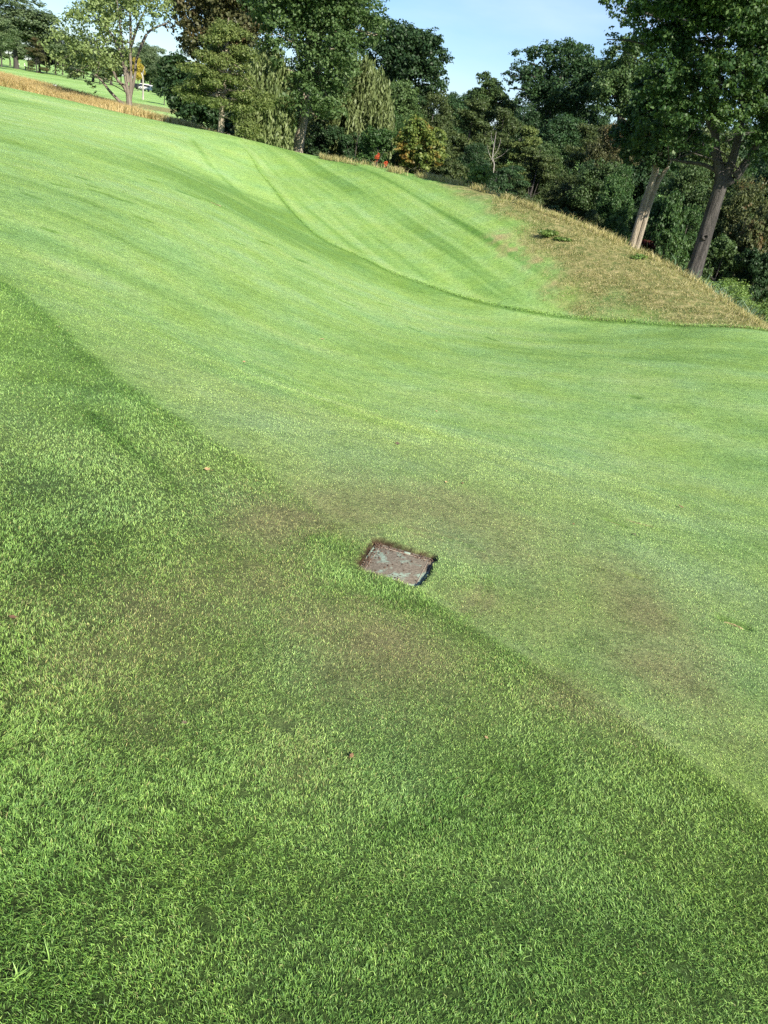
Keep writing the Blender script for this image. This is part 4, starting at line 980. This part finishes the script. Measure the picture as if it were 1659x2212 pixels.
# ---- fescue: tall dry grass, uncountable
def fescue():
    rng = R(401)
    def scatter(n, box, cond):
        px = rng.uniform(box[0], box[1], n); py = rng.uniform(box[2], box[3], n); k = cond(px, py); return px[k], py[k]
    PX = []; PY = []; Hh = []; Wd = []; Gd = []; Ln = []
    # mound face
    px, py = scatter(620000, (2, 25, 15, 40), lambda a, b: np.ones(len(a), bool))
    mk = masks(px, py); c = fbm(px * 3.2, py * 3.2, 410, 3); k = rng.uniform(0, 1, len(px)) < mk['tan'] * sst(.28, .62, c)
    px, py = px[k], py[k]; dR = pdist(px, py, [H(960,400), H(1150,457), H(1360,542), H(1480,602), H(1640,707)])[0]
    PX.append(px); PY.append(py); Hh.append(rng.uniform(.025, .085, len(px)) * (1 + .7 * sst(.9, .1, dR))); Wd.append(np.full(len(px), .009)); Gd.append(np.clip(rng.normal(.0, .1, len(px)), 0, 1)); Ln.append(rng.uniform(.4, 1.5, len(px)))
    # fringe along the crest
    cr = smooth_line([H(690,344), H(740,353), H(800,366), H(860,377), H(920,388), H(1000,404), H(1080,431), H(1150,456), H(1260,498), H(1360,541), H(1480,601), H(1640,706)], 20)
    i = rng.randint(0, len(cr) - 1, 9000); t = rng.uniform(0, 1, (len(i), 1)); p = cr[i] * (1 - t) + cr[i + 1] * t
    nrm_ = unit(p); off = np.abs(rng.normal(0, .5, (len(i), 1))) + .15
    p = p + nrm_ * off
    c = fbm(p[:, 0] * 1.5, p[:, 1] * 1.5, 411, 3); k = c > .42
    p = p[k]; PX.append(p[:, 0]); PY.append(p[:, 1]); Hh.append(rng.uniform(.08, .32, len(p))); Wd.append(np.full(len(p), .012)); Gd.append(rng.uniform(0, .3, len(p))); Ln.append(rng.uniform(.1, .5, len(p)))
    # left strip
    n = 260000; j = rng.randint(0, len(STRIP) - 1, n); t = rng.uniform(0, 1, (n, 1)); p = STRIP[j] * (1 - t) + STRIP[j + 1] * t + rng.normal(0, 1, (n, 2)) * np.interp(j + t[:, 0], [0, 3, 5, 7], [4., 3.2, 1.8, 1.])[:, None]
    c = fbm(p[:, 0] * .5, p[:, 1] * .5, 412, 3); mk = masks(p[:, 0], p[:, 1]); k = (rng.uniform(0, 1, n) < mk['tan'] * sst(.25, .6, c))
    p = p[k]; az = np.degrees(np.arctan2(p[:, 0], p[:, 1]))
    PX.append(p[:, 0]); PY.append(p[:, 1]); Hh.append(rng.uniform(.25, .75, len(p)) * np.interp(az, [-30, -20, -15], [1.1, 1, .6])); Wd.append(np.full(len(p), .025)); Gd.append(np.clip(sst(-17, -21, az) * rng.uniform(.4, 1.1, len(p)), 0, 1)); Ln.append(rng.uniform(.1, .6, len(p)))
    px, py, h, w, gd, ln = map(np.concatenate, (PX, PY, Hh, Wd, Gd, Ln)); n = len(px); print('fescue', n)
    V, f, s, tip = blades(px, py, gzi(px, py), h, w, rng.uniform(0, 6.28, n), ln, rng.uniform(.1, .8, n), rng)
    rnd = np.clip(rng.normal(.55, .25, n), 0, 1)
    o = obj('fescue_grass', mesh_np('fescue_grass', V, f, s, {'rnd': ('POINT', np.repeat(rnd, 5)), 'gold': ('POINT', np.repeat(gd, 5))}), M_FESCUE)
    tag(o, 'dry straw-coloured fescue on the bank and along the ridge', 'grass', kind='stuff')
fescue()
def reeds():
    rng = R(431); c = at(1650, 690, 29.5); n = 5000
    px = c[0] + rng.normal(.6, 1.3, n); py = c[1] + rng.normal(0, .9, n); mkp = gzi(px, py)
    k = np.hypot(px, py) > 24.6; px, py = px[k], py[k]; n = len(px)
    V, f, s, tip = blades(px, py, gzi(px, py), rng.uniform(.35, .9, n), np.full(n, .022), rng.uniform(0, 6.28, n), rng.uniform(.1, .5, n), rng.uniform(.1, .8, n), rng)
    m, t = mat('reed'); nn = N(t); cc = nn.ramp((nn.attr('rnd'), 'Fac'), [(0, (.05, .10, .06)), (1, (.15, .24, .14))])
    bs = nn('ShaderNodeBsdfPrincipled', i={'Roughness': .6, 'Base Color': cc}); nn('ShaderNodeOutputMaterial', i={0: bs})
    o = obj('reeds', mesh_np('reeds', V, f, s, {'rnd': ('POINT', np.repeat(rng.uniform(0, 1, n), 5))}), m)
    tag(o, 'blue-green reeds behind the foot of the bank at the right edge', 'grass', kind='stuff')
reeds()
# ------------------------------------------------------------------ sunken valve box cover
def slab(hu, hv, r, z0, z1, bev=.003, seg=6, inner=None):
    """rounded rectangle slab (or ring when inner is given) as arrays"""
    def loop(du, rr_):
        out = []
        for cx_, cy_, a0 in ((1, 1, 0), (-1, 1, 90), (-1, -1, 180), (1, -1, 270)):
            for k in range(seg + 1):
                a = math.radians(a0 + 90 * k / seg); out.append((cx_ * (hu - du - rr_) + math.cos(a) * rr_, cy_ * (hv - du - rr_) + math.sin(a) * rr_))
        return out
    rings = [(0, r, z0), (0, r, z1 - bev), (bev * .3, r - bev * .3, z1 - bev * .3), (bev, r - bev, z1)]
    if inner: rings += [(inner, max(r - inner, .004), z1), (inner, max(r - inner, .004), z0)]
    V = []
    for du, rr_, zz in rings: V += [(a, b, zz) for a, b in loop(du, rr_)]
    k = (seg + 1) * 4; F_ = []; S = []
    for j in range(len(rings) - 1):
        for i in range(k):
            F_ += [j * k + i, j * k + (i + 1) % k, (j + 1) * k + (i + 1) % k, (j + 1) * k + i]; S.append(4)
    if not inner: F_ += list(range((len(rings) - 1) * k, len(rings) * k)); S.append(k)
    return np.array(V), F_, S
def lid_mat():
    m, t = mat('muddy_plastic'); n = N(t); tcn = n('ShaderNodeTexCoord')
    a = n('ShaderNodeTexNoise', i={'Vector': (tcn, 'Object'), 'Scale': 13., 'Detail': 9., 'Roughness': .68, 'Distortion': .6})
    b = n('ShaderNodeTexNoise', i={'Vector': (tcn, 'Object'), 'Scale': 90., 'Detail': 5., 'Roughness': .7})
    mud = n.ramp((b, 'Fac'), [(.3, (.085, .070, .054)), (.55, (.175, .148, .112)), (.75, (.30, .265, .205))])
    grn = n.ramp((b, 'Fac'), [(.3, (.17, .22, .17)), (.6, (.27, .37, .29))])
    k = n.ramp((a, 'Fac'), [(.52, (0, 0, 0)), (.60, (1, 1, 1))])
    c = n.mixc(n.math('MULTIPLY', (k, 'Color'), .8), mud, grn)
    bp = n('ShaderNodeBump', i={'Strength': .5, 'Distance': .004, 'Height': (b, 'Fac')})
    bs = n('ShaderNodeBsdfPrincipled', i={'Roughness': .95, 'Normal': bp, 'Specular IOR Level': .2}); t.links.new(out_of(c), bs.inputs['Base Color'])
    n('ShaderNodeOutputMaterial', i={0: bs}); return m
LM = lid_mat()
_ang = math.atan2(BU[1], BU[0])
vb = empty('valve_box', (BC[0] + .004 * BV[0], BC[1], BZ - .036), 'muddy rounded plastic valve box cover sunk in the turf', 'valve box', rz=_ang)
V, f, s = slab(.141, .154, .034, -.02, .010, inner=.012); obj('frame', mesh_np('frame', V, f, s), LM, vb)
V, f, s = slab(.127, .140, .028, -.01, .0125); lid = obj('lid', mesh_np('lid', V, f, s), LM, vb)
V, f, s = slab(.1125, .1255, .022, .0, .0145, bev=.0012, inner=.0022); obj('raised_rib', mesh_np('raised_rib', V, f, s), plain('worn_rib', (.30, .25, .19), .8, 0, (.26, .19, .15), 60.), lid)
V, f, s = slab(.014, .0042, .004, .0, .0175, bev=.0015); t_ = obj('lift_tab', mesh_np('lift_tab', V, f, s), plain('pale_green_plastic', (.28, .36, .29), .6, 0, (.26, .33, .26), 60.), lid); t_.location = (.012, .132, 0)
# crumbs of soil that fell on the cover
def crumbs():
    rng = R(501); V = []; f = []; S = []
    for i in range(320):
        a, b = rng.uniform(-.15, .15, 2)
        if rng.uniform() < .8:
            if rng.uniform() < .5: a = -.13 + abs(rng.normal(0, .014))
            else: b = .142 - abs(rng.normal(0, .012))
        rd = rng.uniform(.0015, .0055); c = np.array([a, b, .0125 + rd * .3]); q = unit(rng.normal(0, 1, (6, 3)))
        o = np.array([[1,0,0],[-1,0,0],[0,1,0],[0,-1,0],[0,0,1],[0,0,-1]]) * rd * rng.uniform(.6, 1.3, (6, 1)); k = len(V); V += list(c + o)
        for t3 in ((0,2,4),(2,1,4),(1,3,4),(3,0,4),(2,0,5),(1,2,5),(3,1,5),(0,3,5)): f += [k + j for j in t3]; S.append(3)
    me = mesh_np('loose_soil', np.array(V), f, S); o = obj('loose_soil', me, plain('soil_crumbs', (.12, .075, .05), .95, 0, (.05, .032, .022), 80.)); o.location = vb.location; o.rotation_euler = vb.rotation_euler
    tag(o, 'loose dark soil crumbs along the edges of the valve box cover', kind='stuff')
crumbs()

# ------------------------------------------------------------------ fallen leaves
def fallen_leaf(name, label, u, v, size, col, seed):
    rng = R(seed); p = H(u, v); z0 = g1(*p); n = 11; size *= .8
    V = [[0, 0, .12]]
    for i in range(n):
        a = i * 2 * np.pi / n; rr_ = (.5 if i % 2 else .34) * (1.2 if i == 0 else 1) * rng.uniform(.85, 1.15)
        x_, y_ = rr_ * math.cos(a), rr_ * math.sin(a) * .75; V.append([x_, y_, .12 + .55 * y_ * y_ + .2 * x_ * x_ + rng.uniform(-.05, .05)])
    V = np.array(V) * size; f = []; S = []
    for i in range(n): f += [0, 1 + i, 1 + (i + 1) % n]; S.append(3)
    pass
    e = empty(name, (p[0], p[1], z0 + .005), label, 'leaf', 'fallen leaves on the fairway', rz=rng.uniform(0, 6.28)); e.rotation_euler[0] = rng.uniform(-.4, .4)
    m = plain('dry_leaf_%d' % seed, col, .7, 0, tuple(c * .6 for c in col), 90.)
    obj('blade', mesh_np('blade', V, f, S), m, e)
    obj('stalk', tube_mesh('stalk', [np.array([[-.3, 0, .1, .02], [-.6, .05, .12, .016], [-.85, .02, .05, .012]]) * size], 4), m, e)
TANL = (.50, .33, .16); BRL = (.22, .12, .06); DKL = (.13, .09, .06)
for i, (u_, v_, s_, c_, lb) in enumerate([
    (697,734,.075,(.62,.38,.20),'pale orange fallen leaf alone in the middle of the fairway'),(1469,1098,.07,BRL,'curled brown fallen leaf with a tan edge right of the divot'),
    (1369,1156,.045,DKL,'dull grey-brown fallen leaf below the lower divot'),(963,1044,.026,TANL,'tiny pale leaf fragment above the valve box'),(999,1047,.028,BRL,'small dark brown leaf beside the pale fragment above the valve box'),
    (943,890,.045,TANL,'straw-coloured leaf fragment higher up the fairway'),(447,1015,.045,TANL,'pale leaf fragment in the darker grass left of the mowing line'),(527,783,.05,TANL,'small tan leaf left of the pale orange one'),
    (1239,1132,.024,BRL,'small reddish leaf left of the lower divot'),(1496,895,.05,DKL,'dark leaf speck far right on the fairway'),(858,961,.045,DKL,'dark leaf speck between valve box and mound'),
    (28,1337,.035,BRL,'brown leaf scrap at the left frame edge'),(398,1565,.022,DKL,'curled brown scrap in the near grass left of centre'),(758,1636,.025,BRL,'tiny rusty leaf scrap in the near grass'),(1049,1598,.018,TANL,'tiny pale leaf scrap in the near grass right of centre')]):
    fallen_leaf('fallen_leaf', lb, u_, v_, s_, c_, 520 + i)

# ------------------------------------------------------------------ divots
def divot(label, u0, v0, u1, v1, w, seed):
    rng = R(seed); a, b = H(u0, v0), H(u1, v1); c = (a + b) / 2; L = np.linalg.norm(b - a) / 2; d = (b - a) / (2 * L); e2 = np.array([-d[1], d[0]]); k = 22
    V = []; dep = []
    jit = rng.uniform(.75, 1.25, k)
    for q, dz in ((1.12, .0035), (1., .006), (.78, .0045), (.5, .0035), (.02, .0035)):
        for i in range(k):
            t = i * 2 * np.pi / k; p = c + d * math.cos(t) * L * q * (.9 + .1 * jit[i]) + e2 * math.sin(t) * w * q * jit[i]
            V.append([p[0] - c[0], p[1] - c[1], g1(*p) + dz + (.002 * rng.uniform() if q < .9 else 0) - g1(*c)]); dep.append(1 - q)
    i = np.arange(5 * k).reshape(5, k); f = np.stack([i[:-1], np.roll(i[:-1], -1, 1), np.roll(i[1:], -1, 1), i[1:]], -1).reshape(-1)
    o = obj('divot', mesh_np('divot', np.array(V), f, np.full(4 * k, 4), {'dep': ('POINT', np.array(dep))}), M_DIV, None, (c[0], c[1], g1(*c)))
    tag(o, label, 'divot', 'divots torn in the fairway')
def divm():
    m, t = mat('divot_soil'); n = N(t); tcn = n('ShaderNodeTexCoord'); ns = n('ShaderNodeTexNoise', i={'Vector': (tcn, 'Object'), 'Scale': 120., 'Detail': 6., 'Roughness': .7})
    k = n.math('ADD', (n.attr('dep'), 'Fac'), n.math('MULTIPLY_ADD', (ns, 'Fac'), .9, -.45))
    c = n.ramp(k, [(.0, (.42, .34, .19)), (.16, (.34, .25, .13)), (.3, (.09, .075, .035)), (.6, (.035, .032, .018))])
    bp = n('ShaderNodeBump', i={'Strength': .8, 'Distance': .006, 'Height': (ns, 'Fac')})
    bs = n('ShaderNodeBsdfPrincipled', i={'Roughness': .95, 'Base Color': c, 'Normal': bp, 'Specular IOR Level': .1}); n('ShaderNodeOutputMaterial', i={0: bs}); return m
M_DIV = divm()
divot('upper divot, short dark slit with a pale rim right of centre on the fairway', 1227, 996, 1258, 1004, .011, 701)
divot('longer pale divot below the upper one, left of the curled brown leaf', 1362, 1121, 1402, 1131, .013, 702)
divot('thin dark divot beside the longer pale one', 1315, 1123, 1348, 1135, .007, 703)
divot('dark divot near the right frame edge level with the valve box foot', 1567, 1337, 1608, 1351, .012, 704)
divot('far reddish divot left of centre on the upper fairway', 455, 727 - 290, 476, 444, .05, 705)

# ------------------------------------------------------------------ longer grass tufts in the near rough
def tuft(label, u, v, n, h, seed, spread=.012, w=.003):
    rng = R(seed); p = H(u, v); px = p[0] + rng.normal(0, spread, n); py = p[1] + rng.normal(0, spread, n)
    hh = h * rng.uniform(.5, 1.1, n); V, f, s, tip = blades(px, py, gzi(px, py), hh, rng.uniform(.7, 1.2, n) * w, rng.uniform(0, 6.28, n), rng.uniform(.1, .7, n), rng.uniform(.1, .8, n), rng)
    V = V - np.array([p[0], p[1], g1(*p)], np.float32)
    one = np.ones(len(V), np.float32)
    me = mesh_np('grass_tuft', V, f, s, {'rough': ('POINT', one), 'dry': ('POINT', one * 0), 'tint': ('POINT', one * -.2), 'rnd': ('POINT', np.repeat(rng.uniform(.3, .7, n), 5)), 'tip': ('POINT', tip)})
    o = obj('grass_tuft', me, M_BLADE, None, (p[0], p[1], g1(*p))); tag(o, label, 'grass tuft', 'long grass tufts in the near turf')
tuft('tuft with one tall upright blade near the lower left corner', 108, 2085, 5, .06, 601, .0015)
tuft('tuft with splayed broad blades just right of the tall upright blade', 140, 2120, 9, .045, 602, .002)
tuft('ragged tuft of long grass at the extreme lower left', 40, 2130, 30, .035, 603, .006, .003)
tuft('pale clump of grass beside a dark hollow near the bottom', 1120, 2068, 22, .02, 604, .003, .003)

# ------------------------------------------------------------------ sand, vehicles and golfers across the course
def bunker():
    r_, az = 88, -15.9; c = np.array([r_ * math.sin(math.radians(az)), r_ * math.cos(math.radians(az))]); V = []; k = 24
    for rr_, dz_ in ((1., .03), (.6, .12), (.01, .10)):
        for i in range(k):
            a = i * 2 * np.pi / k; w_ = 1 + .15 * math.sin(3 * a); x_, y_ = c[0] + rr_ * w_ * 2.6 * math.cos(a), c[1] + rr_ * w_ * 1.6 * math.sin(a); V.append([x_, y_, g1(x_, y_) + dz_])
    i = np.arange(3 * k).reshape(3, k); f = np.stack([i[:-1], np.roll(i[:-1], -1, 1), np.roll(i[1:], -1, 1), i[1:]], -1).reshape(-1)
    o = obj('sand_bunker', mesh_np('sand_bunker', np.array(V), f, np.full(2 * k, 4), None, True), plain('sand', (.80, .74, .62), .95, 0, (.7, .64, .52), 3.)); tag(o, 'pale sand bunker', kind='structure')
bunker()
def prism(name, prof, hw, m, parent, y0=0., taper=0.):
    n = len(prof); V = []
    for sgn in (-1, 1):
        zm = max(p[1] for p in prof)
        for (a, b) in prof: V.append([a, y0 + sgn * (hw - taper * max(0, b - .9)), b])
    f = list(range(n))[::-1] + list(range(n, 2 * n)); S = [n, n]
    for i in range(n): j = (i + 1) % n; f += [i, j, n + j, n + i]; S.append(4)
    o = obj(name, mesh_np(name, np.array(V), f, S), m, parent); b_ = o.modifiers.new('b', 'BEVEL'); b_.width = .04; b_.segments = 2; return o
WHITE = plain('white_paint', (.80, .80, .80), .35); BLACKP = plain('dark_paint', (.03, .035, .045), .35); GLASS = plain('dark_glass', (.03, .035, .04), .15); TYRE = plain('tyre_rubber', (.02, .02, .02), .9); RIM = plain('wheel_rim', (.45, .45, .47), .4, .5)
def wheel(e, x_, y_, rad=.36):
    w_ = obj('wheel', tube_mesh('wheel', [np.array([[x_, y_ - .11, rad, rad * .9], [x_, y_ - .08, rad, rad], [x_, y_ + .08, rad, rad], [x_, y_ + .11, rad, rad * .9]])], 18), TYRE, e)
    s = 1 if y_ > 0 else -1; obj('rim', tube_mesh('rim', [np.array([[x_, y_ + s * .05, rad, rad * .6], [x_, y_ + s * .118, rad, rad * .58]])], 14), RIM, w_)
def car(label, u, v, r, rz, m, kind='suv'):
    p = at(u, v, r); e = empty('parked_car', (p[0], p[1], g1(p[0], p[1])), label, 'car', 'cars parked across the course', rz=rz)
    top = 1.72 if kind == 'suv' else 1.48
    prism('body', [(-2.3, .35), (-2.33, .8), (-2.2, 1.0), (1.0, 1.02), (2.15, .88), (2.3, .65), (2.28, .35)], .9, m, e)
    cab = prism('cabin', [(-2.1, 1.0), (-1.85, top - .05), (-1.5, top), (.15, top), (.45, top - .08), (1.15, 1.0)], .84, m, e, taper=.22)
    for s in (-1, 1):
        prism('side_window', [(-1.85, 1.08), (-1.7, top - .14), (.2, top - .14), (.85, 1.08)], .03, GLASS, e, y0=s * .78)
        for x_ in (-1.4, 1.45): wheel(e, x_, s * .84)
        prism('headlight', [(2.1, .68), (2.12, .8), (2.29, .76), (2.31, .68)], .16, RIM, e, y0=s * .66)
    prism('windscreen', [(.47, top - .12), (.52, top - .1), (1.17, 1.06), (1.1, 1.05)], .66, GLASS, e)
    return e
car('white car parked before the trees, nearest the pale snag', 317, 190, 262, 2.75, WHITE)
car('white van-like car behind and left of the front white car', 308, 187, 275, 2.9, WHITE)
car('dark car left of the white cars', 297, 186, 270, 2.6, BLACKP, 'sedan')
def golf_cart(label, u, v, r, rz):
    p = at(u, v, r); e = empty('golf_cart', (p[0], p[1], g1(p[0], p[1])), label, 'golf cart', None, rz)
    prism('body', [(-1.2, .3), (-1.2, .75), (-.4, .8), (-.3, .45), (.4, .45), (.6, .95), (1.1, .8), (1.2, .3)], .58, BLACKP, e)
    prism('roof', [(-1.0, 1.82), (-1.0, 1.88), (.8, 1.9), (.85, 1.83)], .6, WHITE, e); prism('seat', [(-.55, .8), (-.6, 1.25), (-.48, 1.25), (-.42, .9), (.0, .88), (.0, .8)], .5, TYRE, e)
    for s in (-1, 1):
        for x_, x2 in ((-.9, -.9), (.85, .6)): obj('roof_post', tube_mesh('roof_post', [np.array([[x_, s * .54, .75, .025], [x2, s * .54, 1.84, .025]])], 6), RIM, e)
        for x_ in (-.8, .85): wheel(e, x_, s * .5, .22)
golf_cart('dark golf cart with a white roof right of the snag', 350, 200, 225, 2.6)
SKIN = plain('skin', (.45, .28, .2), .6); SHIRT_W = plain('white_shirt', (.85, .85, .85), .8); DARKC = plain('dark_cloth', (.04, .045, .06), .8); HAIRM = plain('hair', (.05, .035, .025), .8)
def person(label, u, v, r, rz, shirt, lean=0., arm=.5, seed=0):
    p = at(u, v, r); e = empty('person', (p[0], p[1], g1(p[0], p[1])), label, 'person', 'golfers across the course', rz=rz)
    J = {'pel':(0,0,.95,.13),'wst':(0,.0,1.1,.12),'chs':(0,lean*.3,1.32,.145),'nck':(0,lean*.45,1.5,.055),'hd':(0,lean*.55,1.62,.09),'top':(0,lean*.6,1.73,.07),
         'sl':(-.17,lean*.35,1.42,.06),'el':(-.26,lean*.4+.08,1.18,.042),'hl':(-.2,lean*.4+arm*.5,1.02+arm*.15,.032),'sr':(.17,lean*.35,1.42,.06),'er':(.26,lean*.4+.08,1.18,.042),'hr':(.16,lean*.4+arm*.5,1.02+arm*.15,.032),
         'pl':(-.1,0,.9,.095),'kl':(-.13,.03,.5,.062),'al':(-.14,0,.09,.042),'tl':(-.16,.16,.04,.035),'pr':(.1,0,.9,.095),'kr':(.13,.04,.5,.062),'ar':(.14,0,.09,.042),'tr':(.16,.16,.04,.035)}
    E = [('pel','wst'),('wst','chs'),('chs','nck'),('nck','hd'),('hd','top'),('chs','sl'),('sl','el'),('el','hl'),('chs','sr'),('sr','er'),('er','hr'),('pel','pl'),('pl','kl'),('kl','al'),('al','tl'),('pel','pr'),('pr','kr'),('kr','ar'),('ar','tr')]
    ks = list(J); me = bpy.data.meshes.new('body'); me.from_pydata([J[k][:3] for k in ks], [(ks.index(a), ks.index(b)) for a, b in E], [])
    o = obj('body', me, SKIN, e); o.modifiers.new('s', 'SKIN'); sk = me.skin_vertices[0].data
    for i, k in enumerate(ks): sk[i].radius = (J[k][3], J[k][3] * (.8 if k in ('chs', 'wst', 'pel') else 1)); 
    sk[0].use_root = True
    o.modifiers.new('d', 'SUBSURF').levels = 1
    def cloth(nm, keys, edges, m_, g_):
        m2 = bpy.data.meshes.new(nm); m2.from_pydata([J[k][:3] for k in keys], [(keys.index(a), keys.index(b)) for a, b in edges], []); c = obj(nm, m2, m_, e); c.modifiers.new('s', 'SKIN')
        for i, k in enumerate(keys): m2.skin_vertices[0].data[i].radius = (J[k][3] + g_, (J[k][3] + g_) * (.85 if k in ('chs', 'wst', 'pel') else 1))
        m2.skin_vertices[0].data[0].use_root = True; c.modifiers.new('d', 'SUBSURF').levels = 1
    cloth('shirt', ['pel','wst','chs','sl','el','sr','er'], [('pel','wst'),('wst','chs'),('chs','sl'),('sl','el'),('chs','sr'),('sr','er')], shirt, .02)
    cloth('trousers', ['pel','pl','kl','al','pr','kr','ar'], [('pel','pl'),('pl','kl'),('kl','al'),('pel','pr'),('pr','kr'),('kr','ar')], DARKC, .018)
    hv = R(seed); ring = [np.array([[0, lean * .6 - .01, 1.66, .10], [0, lean * .6 - .01, 1.72, .105], [0, lean * .62, 1.78, .08], [0, lean * .62, 1.81, .02]])]
    obj('hat' if shirt is SHIRT_W else 'hair', tube_mesh('hat', ring, 12), SHIRT_W if shirt is SHIRT_W else HAIRM, e)
person('person in a white shirt and cap, leftmost golfer by the far trees', 40, 141, 285, .5, SHIRT_W, .1, .3)
person('person in a white shirt bending forward, second golfer from the left', 55, 143, 280, 1.5, SHIRT_W, .5, .5)
person('person in a white shirt standing alone before the purple tree', 87, 141, 290, 2.5, SHIRT_W, .0, .4)
person('person in a white top standing by the golf cart', 340, 199, 228, 3.2, SHIRT_W, .1, .4)
def marker():
    p = at(118, 179, 122); e = empty('tee_marker', (p[0], p[1], g1(p[0], p[1])), 'small white marker on the grass at the end of the tan strip', 'marker')
    obj('post', tube_mesh('post', [np.array([[0, 0, -.05, .05], [0, 0, .35, .05]])], 8), WHITE, e); prism('plate', [(-.28, .3), (-.28, .58), (.28, .62), (.28, .34)], .04, WHITE, e)
marker()
#--END
